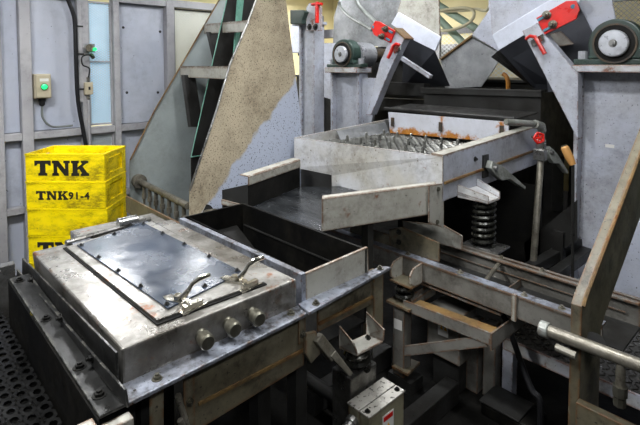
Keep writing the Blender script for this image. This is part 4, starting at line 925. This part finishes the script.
for x in (a_[0] + 0.05, b_[0] - 0.12): t.part('support', MB().box(x, x + 0.07, 4.42, 4.49, 0, 1.42), 'dark')
t.done()
wire('amber_hose', 'short amber hose bent beside the stainless funnel', [(-2.0468,4.2,1.5169), (-2.0182,4.2,1.4992), (-1.9984,4.2,1.4454), (-1.9965,4.2,1.355)], 0.02, 'orange')

# posts with the red lever, behind the tall chute
t = Thing('guide_post', 'pale grey steel post topped by a plate with a red lever', 'post')
a_, b_ = (-3.7261,3.2,1.6494), (-3.4994,3.2,1.6477)
zt = (-3.6176,3.2,1.9979)[2]
t.part('column', MB().box(a_[0], a_[0] + 0.03, 3.2, 3.34, 0, zt).box(b_[0] - 0.03, b_[0], 3.2, 3.34, 0, zt).box(a_[0] + 0.03, b_[0] - 0.03, 3.22, 3.24, 0, zt), 'paint', bevel=0.003)
t.part('cap', MB().box(a_[0] - 0.06, b_[0] + 0.02, 3.16, 3.36, zt, zt + 0.03), 'paint', bevel=0.003)
lp_ = t.part('lever_plate', MB().slab([(-3.5612,3.15,1.9329), (-3.5607,3.15,2.1578), (-3.5164,3.15,2.2024), (-3.3875,3.15,2.1904), (-3.3456,3.15,2.1394), (-3.3456,3.15,1.9219)], (0, 0.02, 0)), 'paint_rust', bevel=0.003)
t.part('red_lever', MB().tube([(-3.4398,3.12,2.1783), (-3.3001,3.12,2.1703)], 0.014, 8).tube([(-3.3692,3.12,2.1955), (-3.3693,3.12,1.9974)], 0.02, 10), 'red', sub=lp_, smooth=True)
t.bolts([(-3.5095,3.15,1.9692), (-3.4229,3.15,1.9642)], (0, -1, 0), 0.022, 0.015, 'dark', sub=lp_)
t.part('bearing_foot', MB().slab([(-3.7472,3.1,2.0101), (-3.5635,3.1,1.9988), (-3.5634,3.1,2.0376), (-3.5189,3.1,2.1117), (-3.5483,3.1,2.1334), (-3.7465,3.1,2.1497)], (0, 0.1, 0)), 'green_iron', bevel=0.006)
t.done()
t = Thing('steel_gantry', 'grey steel gantry with crossbars behind the guide post', 'gantry')
for px0, Yq in ((-4.1, 4.2), (-3.9, 4.2)):
    t.part('upright', MB().box(px0, px0 + 0.12, Yq, Yq + 0.12, 0, 2.05), 'paint', bevel=0.003)
t.part('crossbar', MB().box(-4.8, -3.78, 4.1, 4.2, 1.93, 2.03), 'frame', bevel=0.003)
t.part('crossbar', MB().box(-4.8, -3.78, 4.1, 4.2, 1.72, 1.80), 'dark', bevel=0.003)
t.part('drive_box', MB().box(-4.75, -4.3, 3.95, 4.1, 1.75, 2.2), 'paint', bevel=0.01)
t.part('upright', MB().box(-4.7, -4.58, 4.2, 4.32, 0, 2.05), 'paint', bevel=0.003)
t.part('side_panel', MB().box(-4.7, -3.9, 4.32, 4.34, 0.2, 1.7), 'dark')
t.done()

# far pipes and hoses between the hoppers
def pipe(name, label, pts, r, m):
    t = Thing(name, label, 'pipe'); t.part('pipe', MB().tube(pts, r, 12), m, smooth=True); t.done()
pipe('green_pipe', 'pale green pipe slanting behind the hoppers, upper one', [(-4.2789,6.2,2.6603), (-4.0474,6.2,2.4886), (-3.396,6.2,2.0845), (-3.1868,6.2,1.938)], 0.055, 'pvc')
pipe('green_pipe', 'pale green pipe slanting behind the hoppers, lower one', [(-4.1863,6.2,2.4263), (-4.0445,6.2,2.2963), (-3.641,6.2,1.9265), (-3.3586,6.2,1.6951)], 0.055, 'pvc')
ct = (-3.0939,6.0,2.4249)
wire('cream_hose', 'cream hose drooping in a loop across the green pipes', [(-4.0837,6.0,2.2567), (-3.8781,6.0,2.1), (-3.6357,6.0,2.1012), (-3.4068,6.0,2.1838), (-3.3497,6.0,2.3147), (-3.4857,6.0,2.3802), (-3.7383,6.03,2.3901), (-3.9146,6.05,2.3778), (-3.6883,6.08,2.3618), (-3.3635,6.05,2.3602), (-3.1214,6.0,2.4013), (ct[0] + 0.05, 6.0, 3.3)], 0.022, 'hose')
t = Thing('rail_cage', 'grey mesh cage beyond the right bearing', 'cage')
for px0 in (0.0, 0.55, 1.1): t.part('post', MB().box(-1.7 + px0, -1.64 + px0, 5.6, 5.66, 0, 2.6), 'frame')
for z in (1.9, 2.25): t.part('rail', MB().box(-1.7, -0.54, 5.6, 5.66, z, z + 0.06), 'frame')
t.part('mesh', diamond(MB(), (-1.7, 5.63, 0.2), (1, 0, 0), (0, 0, 1), 1.1, 2.2, 0.05, 0.05, 0.006, (0, 1, 0)), 'wire_dark', kind='stuff')
t.done()

# ------------------------------------------------------------------ lower vibrating conveyor
t = Thing('lower_conveyor', 'long low vibrating conveyor trough of grey rails under the sieve', 'conveyor')
zr = 0.63
fr = t.part('front_rail', MB().box(-2.5, -0.55, 1.955, 1.967, 0.53, zr - 0.01).box(-2.5, -0.55, 1.952, 2.0, zr - 0.01, zr).box(-2.5, -0.55, 1.967, 2.0, 0.53, 0.54), 'stand', bevel=0.002)
t.part('rail_top', MB().box(-2.3, -0.55, 1.954, 1.998, zr + 0.0005, zr + 0.002), 'flange', sub=fr)
br = t.part('back_rail', MB().box(-1.45, -0.5, 2.27, 2.285, 0.5, zr).box(-1.45, -0.5, 2.245, 2.31, zr - 0.01, zr), 'stand', bevel=0.002)
t.part('pan', MB().box(-2.5, -0.5, 2.03, 2.27, 0.515, 0.525), 'dark')
t.part('pan_seam', MB().box(-1.5, -0.55, 2.255, 2.26, 0.57, 0.574), 'stand')
t.part('cross_rod', MB().cyl((-1.0446,2.0,0.6111), (-1.1072,2.28,0.6091), 0.01, 10), 'pipe', smooth=True)
t.part('divider', MB().box(-1.0, -0.995, 2.0, 2.27, 0.525, 0.56), 'stand')
t.bolts([(x, 1.975, zr + 0.002) for x in (-1.45, -1.15, -0.85, -0.7)] + [(x, 2.28, zr) for x in (-1.1, -0.9)], (0, 0, 1), 0.01, 0.009, 'pipe')
t.part('joint_plate', MB().box(-0.89, -0.87, 1.942, 1.955, 0.52, 0.635), 'lip', bevel=0.002)
t.part('under_bar', MB().box(-1.40, -0.95, 1.97, 1.99, 0.505, 0.515), 'stand')
g1 = [(-1.5925,2.0,0.7215), (-1.5131,2.0,0.7523), (-1.2827,2.0,0.7304), (-1.2813,2.0,0.6361), (-1.5845,2.0,0.5982)]
gp = t.part('gusset_plate', MB().slab(g1, (0, 0.01, 0)), 'beige', bevel=0.002)
t.bolts([(-1.5243,1.998,0.7233), (-1.5237,1.998,0.6699)], (0, -1, 0), 0.01, 0.01, 'dark', sub=gp)
t.part('gusset_plate', MB().slab([(-1.6577,2.2,0.7042), (-1.3879,2.2,0.7475), (-1.2748,2.2,0.7178), (-1.2735,2.2,0.6445), (-1.6427,2.2,0.6264)], (0, 0.01, 0)), 'lip', bevel=0.002)
t.part('side_sheet', MB().slab([(-1.8976,2.02,0.6812), (-1.5876,2.02,0.6797), (-1.5867,2.02,0.5921), (-1.8971,2.02,0.574)], (0, 0.01, 0)), 'beige')
# spring bracket under the front rail
for x in (-1.475, -1.355):
    t.part('bracket_cheek', MB().slab([(x, 1.955, 0.625), (x, 1.88, 0.615), (x, 1.855, 0.585), (x, 1.86, 0.545), (x, 1.89, 0.525), (x, 1.955, 0.52)], (0.01, 0, 0)), 'lip', bevel=0.002)
t.part('bracket_plate', MB().box(-1.475, -1.345, 1.86, 1.955, 0.52, 0.53), 'beige', bevel=0.002)
t.part('coil_spring', MB().coil(-1.415, 1.905, 0.43, 0.52, 0.038, 0.011, 2.6), 'spring', smooth=True)
for x in (-2.3, -0.65): t.part('leg', MB().box(x - 0.03, x + 0.03, 2.04, 2.10, 0, 0.515), 'dark')
t.done()

# spring stand with rusty ledge
t = Thing('spring_stand', 'grey welded stand with a rusty ledge below the lower conveyor', 'stand')
YS = 1.86
a_, b_ = (-1.4509,1.86,0.2779), (-1.3835,1.86,0.3058)
t.part('post', MB().box(a_[0], b_[0], 1.86, 1.92, 0.06, 0.415), 'stand', bevel=0.002)
t.part('post_sticker', MB().slab([(-1.4444,1.859,0.3423), (-1.3953,1.859,0.3466), (-1.3947,1.859,0.2965), (-1.4439,1.859,0.2914)], (0, -0.001, 0)), 'white')
t.part('spring_seat', MB().box(-1.48, -1.34, 1.84, 1.97, 0.415, 0.428), 'beige', bevel=0.002)
f0, f1 = (-1.3912,1.86,0.4533), (-0.9406,1.86,0.4761)
t.part('front_angle', MB().slab([f0, f1, (f1[0], f1[1], f1[2] - 0.055), (f0[0], f0[1], f0[2] - 0.05)], (0, 0.008, 0)), 'stand', bevel=0.001)
t.part('rusty_ledge', MB().slab([(f0[0] + 0.05, 1.868, f0[2] - 0.005), (f1[0], 1.868, f1[2] - 0.005), (f1[0], 1.93, f1[2] - 0.005), (f0[0] + 0.05, 1.93, f0[2] - 0.005)], (0, 0, -0.008)), 'beige_rust')
t.part('end_plate', MB().slab([f1, (f1[0] + 0.01, 2.22, f1[2] + 0.0), (f1[0] + 0.01, 2.22, f1[2] - 0.07), (f1[0], f1[1], f1[2] - 0.075)], (0.008, 0, 0)), 'stand', bevel=0.001)
t.part('back_angle', MB().box(f0[0], f1[0], 2.2, 2.21, f0[2] - 0.05, f0[2]), 'stand')
t.part('side_arm', MB().slab([(-1.3909,1.9,0.4599), (-1.3765,2.05,0.4723), (-1.3289,2.05,0.4834), (-1.3667,1.9,0.4384)], (0, 0, -0.04)), 'stand')
t.part('brace', MB().bar((-1.3958,1.87,0.1903), (-0.9629,1.87,0.4279), 0.012, 0.045, (0, 0, 1)), 'stand', bevel=0.001)
t.part('foot_plate', MB().slab([(-1.4318,1.83,0.1146), (-1.3352,1.83,0.1206), (-1.3854,2.0,0.0824), (-1.486,2.0,0.0682)], (0, 0, -0.012)), 'beige')
t.part('foot', MB().box(a_[0] - 0.02, b_[0] + 0.05, 1.85, 1.95, 0, 0.06), 'dark')
for q in ((470, 2.1), (488, 2.15)):
    pass
l1 = (-1.1521,2.1,0.1574); l2 = (-1.0746,2.12,0.1846)
t.part('leg', MB().box(l1[0] - 0.03, l1[0] + 0.03, 2.1, 2.16, 0, 0.36), 'stand')
t.part('leg', MB().box(l2[0] - 0.03, l2[0] + 0.03, 2.12, 2.18, 0, 0.36), 'stand')
t.done()
t = Thing('drive_motor', 'beige motor box with a small warning sticker inside the spring stand', 'motor')
m0, m1 = (-1.3456,2.0,0.2671), (-1.1828,2.0,0.3345)
t.part('body', MB().box(m0[0], m1[0] + 0.02, 2.0, 2.16, 0.16, 0.40), 'stand', bevel=0.006)
t.part('fin', MB().box(m0[0] - 0.01, m1[0] + 0.02, 1.985, 2.0, 0.36, 0.375).box(m0[0] - 0.01, m1[0] + 0.02, 1.985, 2.0, 0.39, 0.40), 'tbox')
wl = t.part('warning_sticker', MB().slab([(-1.2818,1.999,0.3345), (-1.2257,1.999,0.3371), (-1.2248,1.999,0.2776), (-1.2809,1.999,0.274)], (0, -0.001, 0)), 'white')
t.part('warning_triangle', MB().slab([(-1.2688,1.997,0.3102), (-1.2518,1.997,0.3071), (-1.2606,1.997,0.3312)], (0, -0.001, 0)), 'wyellow', sub=wl)
t.part('warning_triangle', MB().slab([(-1.2463,1.997,0.3094), (-1.2296,1.997,0.3088), (-1.2383,1.997,0.3327)], (0, -0.001, 0)), 'wyellow', sub=wl)
t.part('foot', MB().box(m0[0] + 0.02, m1[0], 2.03, 2.14, 0, 0.16), 'dark')
t.done()

# checker-plate step
t = Thing('checker_step', 'low step of oily checker plate behind the slanting frame', 'step')
zs = 0.3
t.part('top_plate', MB().box(-1.02, -0.35, 2.16, 2.72, zs, zs + 0.008), 'checker')
ck = MB()
for i in range(22):
    for j in range(18):
        x = -1.0 + 0.03 * i; y = 2.18 + 0.03 * j; s = 1 if (i + j) % 2 else -1
        ck.slab([(x - 0.01, y - 0.01 * s - 0.002, zs + 0.008), (x + 0.01, y + 0.01 * s - 0.002, zs + 0.008), (x + 0.01, y + 0.01 * s + 0.003, zs + 0.008), (x - 0.01, y - 0.01 * s + 0.003, zs + 0.008)], (0, 0, 0.003))
t.part('raised_tread', ck, 'checker', kind='stuff')
t.part('front_bar', MB().box(-1.02, -0.35, 2.15, 2.16, zs - 0.05, zs + 0.008), 'paint_rust', bevel=0.001)
for x, y in ((-1.0, 2.18), (-0.4, 2.18), (-1.0, 2.68), (-0.4, 2.68)): t.part('leg', MB().box(x - 0.025, x + 0.025, y - 0.025, y + 0.025, 0, zs), 'paint')
t.done()
wire('floor_cable', 'black cable hanging from the conveyor down to the dark floor', [(-0.9958,2.06,0.4825), (-0.9619,2.06,0.4398), (-0.9189,2.04,0.3735), (-0.8725,2.02,0.2989), (-0.8191,2.0,0.2235), (-0.785,2.0,0.1888), (-0.78, 2.0, 0.014)], 0.013, 'cable')
t = Thing('floor_box', 'dark oily junction box lying on the floor below the step', 'box')
p = (-0.9255,2.0474,0.1)
t.part('body', MB().box(p[0] - 0.12, p[0] + 0.12, p[1] - 0.06, p[1] + 0.09, 0, 0.06), 'inside', bevel=0.01)
t.part('lid', MB().box(p[0] - 0.125, p[0] + 0.06, p[1] - 0.065, p[1] + 0.095, 0.06, 0.068), 'dark', bevel=0.003)
t.done()
for i, (x, y, s, lb) in enumerate(((530, 386, 0.035, 'largest pale scrap of broken metal on the floor below the step'), (546, 388, 0.02, 'small pale scrap lying beside the largest one on the dark floor'), (558, 392, 0.025, 'pale scrap nearest the slanting frame on the dark floor'), (518, 382, 0.028, 'pale scrap next to the step leg on the dark floor'))):
    p = (-0.9594,2.3177,0.02); p = (-0.94 + 0.09 * i, 2.06 + 0.03 * (i % 2), 0)
    t = Thing('metal_scrap', lb, 'scrap', 'scraps on the floor')
    t.part('chip', MB().loft([(p[0] - s, p[1] - s * 0.6, 0), (p[0] + s * 0.8, p[1] - s, 0), (p[0] + s, p[1] + s * 0.7, 0), (p[0] - s * 0.6, p[1] + s, 0)], [(p[0] - s * 0.5, p[1] - s * 0.4, s * 0.8), (p[0] + s * 0.5, p[1] - s * 0.6, s * 0.6), (p[0] + s * 0.4, p[1] + s * 0.3, s * 1.1), (p[0] - s * 0.3, p[1] + s * 0.5, s * 0.7)]), 'steel')
    t.done()

t = Thing('base_frame', 'low oily base beams on the floor below the lower conveyor', 'base')
for x in (-1.62, -1.22): t.part('beam', MB().box(x, x + 0.07, 1.42, 1.98, 0, 0.10), 'dark', bevel=0.004)
t.part('cross_beam', MB().box(-1.55, -1.22, 1.50, 1.56, 0.02, 0.09), 'dark', bevel=0.004)
t.part('pipe', MB().cyl((-1.9, 1.44, 0.13), (-1.1, 1.46, 0.13), 0.028, 12), 'dark', smooth=True)
t.done()
# dark discharge chute and beams behind the sieve side
t = Thing('discharge_chute', 'dark slanting discharge plate with beams under the sieve, left of the grey column', 'chute')
t.part('plate', MB().slab([(-1.3007,3.0,0.4673), (-0.9954,3.0,0.8082), (-0.9892,3.0,0.571), (-1.1683,3.0,0.3843), (-1.2853,3.0,0.3486)], (0, 0.01, 0)), 'dark')
t.part('beam', MB().bar((-1.1697,2.72,0.4051), (-1.0491,3.2,0.4913), 0.06, 0.06), 'dark', bevel=0.003)
t.part('beam', MB().bar((-1.0407,2.72,0.4009), (-0.9904,3.2,0.4445), 0.06, 0.06), 'dark', bevel=0.003)
t.part('leg', MB().box(-1.12, -1.06, 2.98, 3.04, 0, 0.6), 'dark')
t.part('back_plate', MB().box(-2.3, -1.2, 3.0, 3.01, 0.05, 0.85), 'black')
t.done()
t = Thing('machine_housing', 'large dark machine housing filling the gap behind the feed bin', 'machine')
t.part('body', MB().box(-5.6, -1.05, 4.75, 5.5, 0, 1.42), 'dark', bevel=0.01)
t.part('top_cover', MB().box(-5.65, -1.0, 4.70, 5.55, 1.42, 1.45), 'dark', bevel=0.005)
for x in (-3.2, -2.5, -1.8): t.part('access_door', MB().box(x, x + 0.6, 4.735, 4.75, 0.2, 1.3), 'dark', bevel=0.003)
t.done()
t = Thing('perforated_screen', 'cream perforated guard panel glimpsed behind the brush handle', 'panel')
pa, pb = (-1.5722,4.4,0.6814), (-1.443,4.4,0.7022)
t.part('panel', MB().box(pa[0], pb[0], 4.4, 4.42, 0.5, 1.15), 'cream')
for x in (pa[0], pb[0] - 0.03): t.part('leg', MB().box(x, x + 0.03, 4.4, 4.42, 0, 0.5), 'frame')
t.done()

# ------------------------------------------------------------------ slanting frame plate in the right foreground
t = Thing('slanting_frame', 'beige slanting steel frame plate with rusty edge in the right foreground', 'frame')
XF = -0.5
pl = [(-0.5,1.6053,0.3783), (-0.5,1.5761,0.8545), (-0.5,1.6004,0.8778), (-0.5,3.0234,1.8256), (-0.5,3.7178,1.6292), (-0.5,2.2108,0.9926), (-0.5,1.8154,0.7523), (-0.5,1.7674,0.7073), (-0.5,1.8088,0.262)]
pl[0] = (XF, pl[1][1], 0.0); pl[-1] = (XF, pl[-2][1], 0.0)
mp_ = t.part('main_plate', MB().slab(pl, (-0.032, 0, 0)), 'beige', bevel=0.002)
t.part('rusty_edge', MB().tube([(XF + 0.002, p[1] + 0.004, p[2]) for p in pl[1:4]], 0.006, 6), 'beige_rust', sub=mp_)
t.part('floor_leg', MB().box(0.62, 0.68, 1.53, 1.59, 0, 0.7), 'beige', bevel=0.002)
t.part('crossbar', MB().bar((XF + 0.0, 1.56, 0.52), (0.7, 1.56, 0.52), 0.03, 0.09), 'beige', bevel=0.002)
t.part('pipe_collar', MB().cyl((-0.5,1.6796,0.698), (-0.48,1.6318,0.7229), 0.034, 18), 'dark')
t.part('foot', MB().box(XF - 0.06, XF + 0.03, pl[1][1] - 0.03, pl[1][1] + 0.15, 0, 0.012), 'dark')
t.done()
t = Thing('through_pipe', 'grimy pipe with a bright end cap passing through the slanting frame', 'pipe')
q0 = (-0.6149,1.56,0.7469); q1 = (-0.2885,1.56,0.7509); q1 = tuple(q0[i] + (q1[i] - q0[i]) * 2.6 for i in range(3))
t.part('pipe', MB().cyl(q0, q1, 0.019, 16), 'pipe', smooth=True)
t.part('end_cap', MB().cyl(lerp(q0, q1, -0.004), lerp(q0, q1, 0.03), 0.025, 18), 'clamp', bevel=0.004)
dp = (-0.3871,1.56,0.7391)
t.part('drop_pipe', MB().cyl(dp, (dp[0], dp[1], dp[2] - 0.12), 0.013, 12), 'pipe', smooth=True)
t.part('union', MB().cyl((dp[0], dp[1], dp[2] - 0.07), (dp[0], dp[1], dp[2] - 0.10), 0.02, 8), 'brass')
t.part('union', MB().cyl((dp[0], dp[1], dp[2] - 0.105), (dp[0], dp[1], dp[2] - 0.13), 0.017, 8), 'brass')
t.part('lower_tube', MB().cyl((-0.5599,1.54,0.7159), (-0.5013,1.54,0.7135), 0.012, 10), 'pipe', smooth=True)
t.done()
t = Thing('dark_cabinet', 'dark green machine cabinet at the right edge behind the slanting frame', 'cabinet')
t.part('body', MB().box(-0.33, 0.3, 2.55, 3.1, 0, 1.5), 'green_iron', bevel=0.01)
t.part('door', MB().box(-0.30, 0.27, 2.53, 2.55, 0.1, 1.4), 'green_iron', bevel=0.004)
t.done()
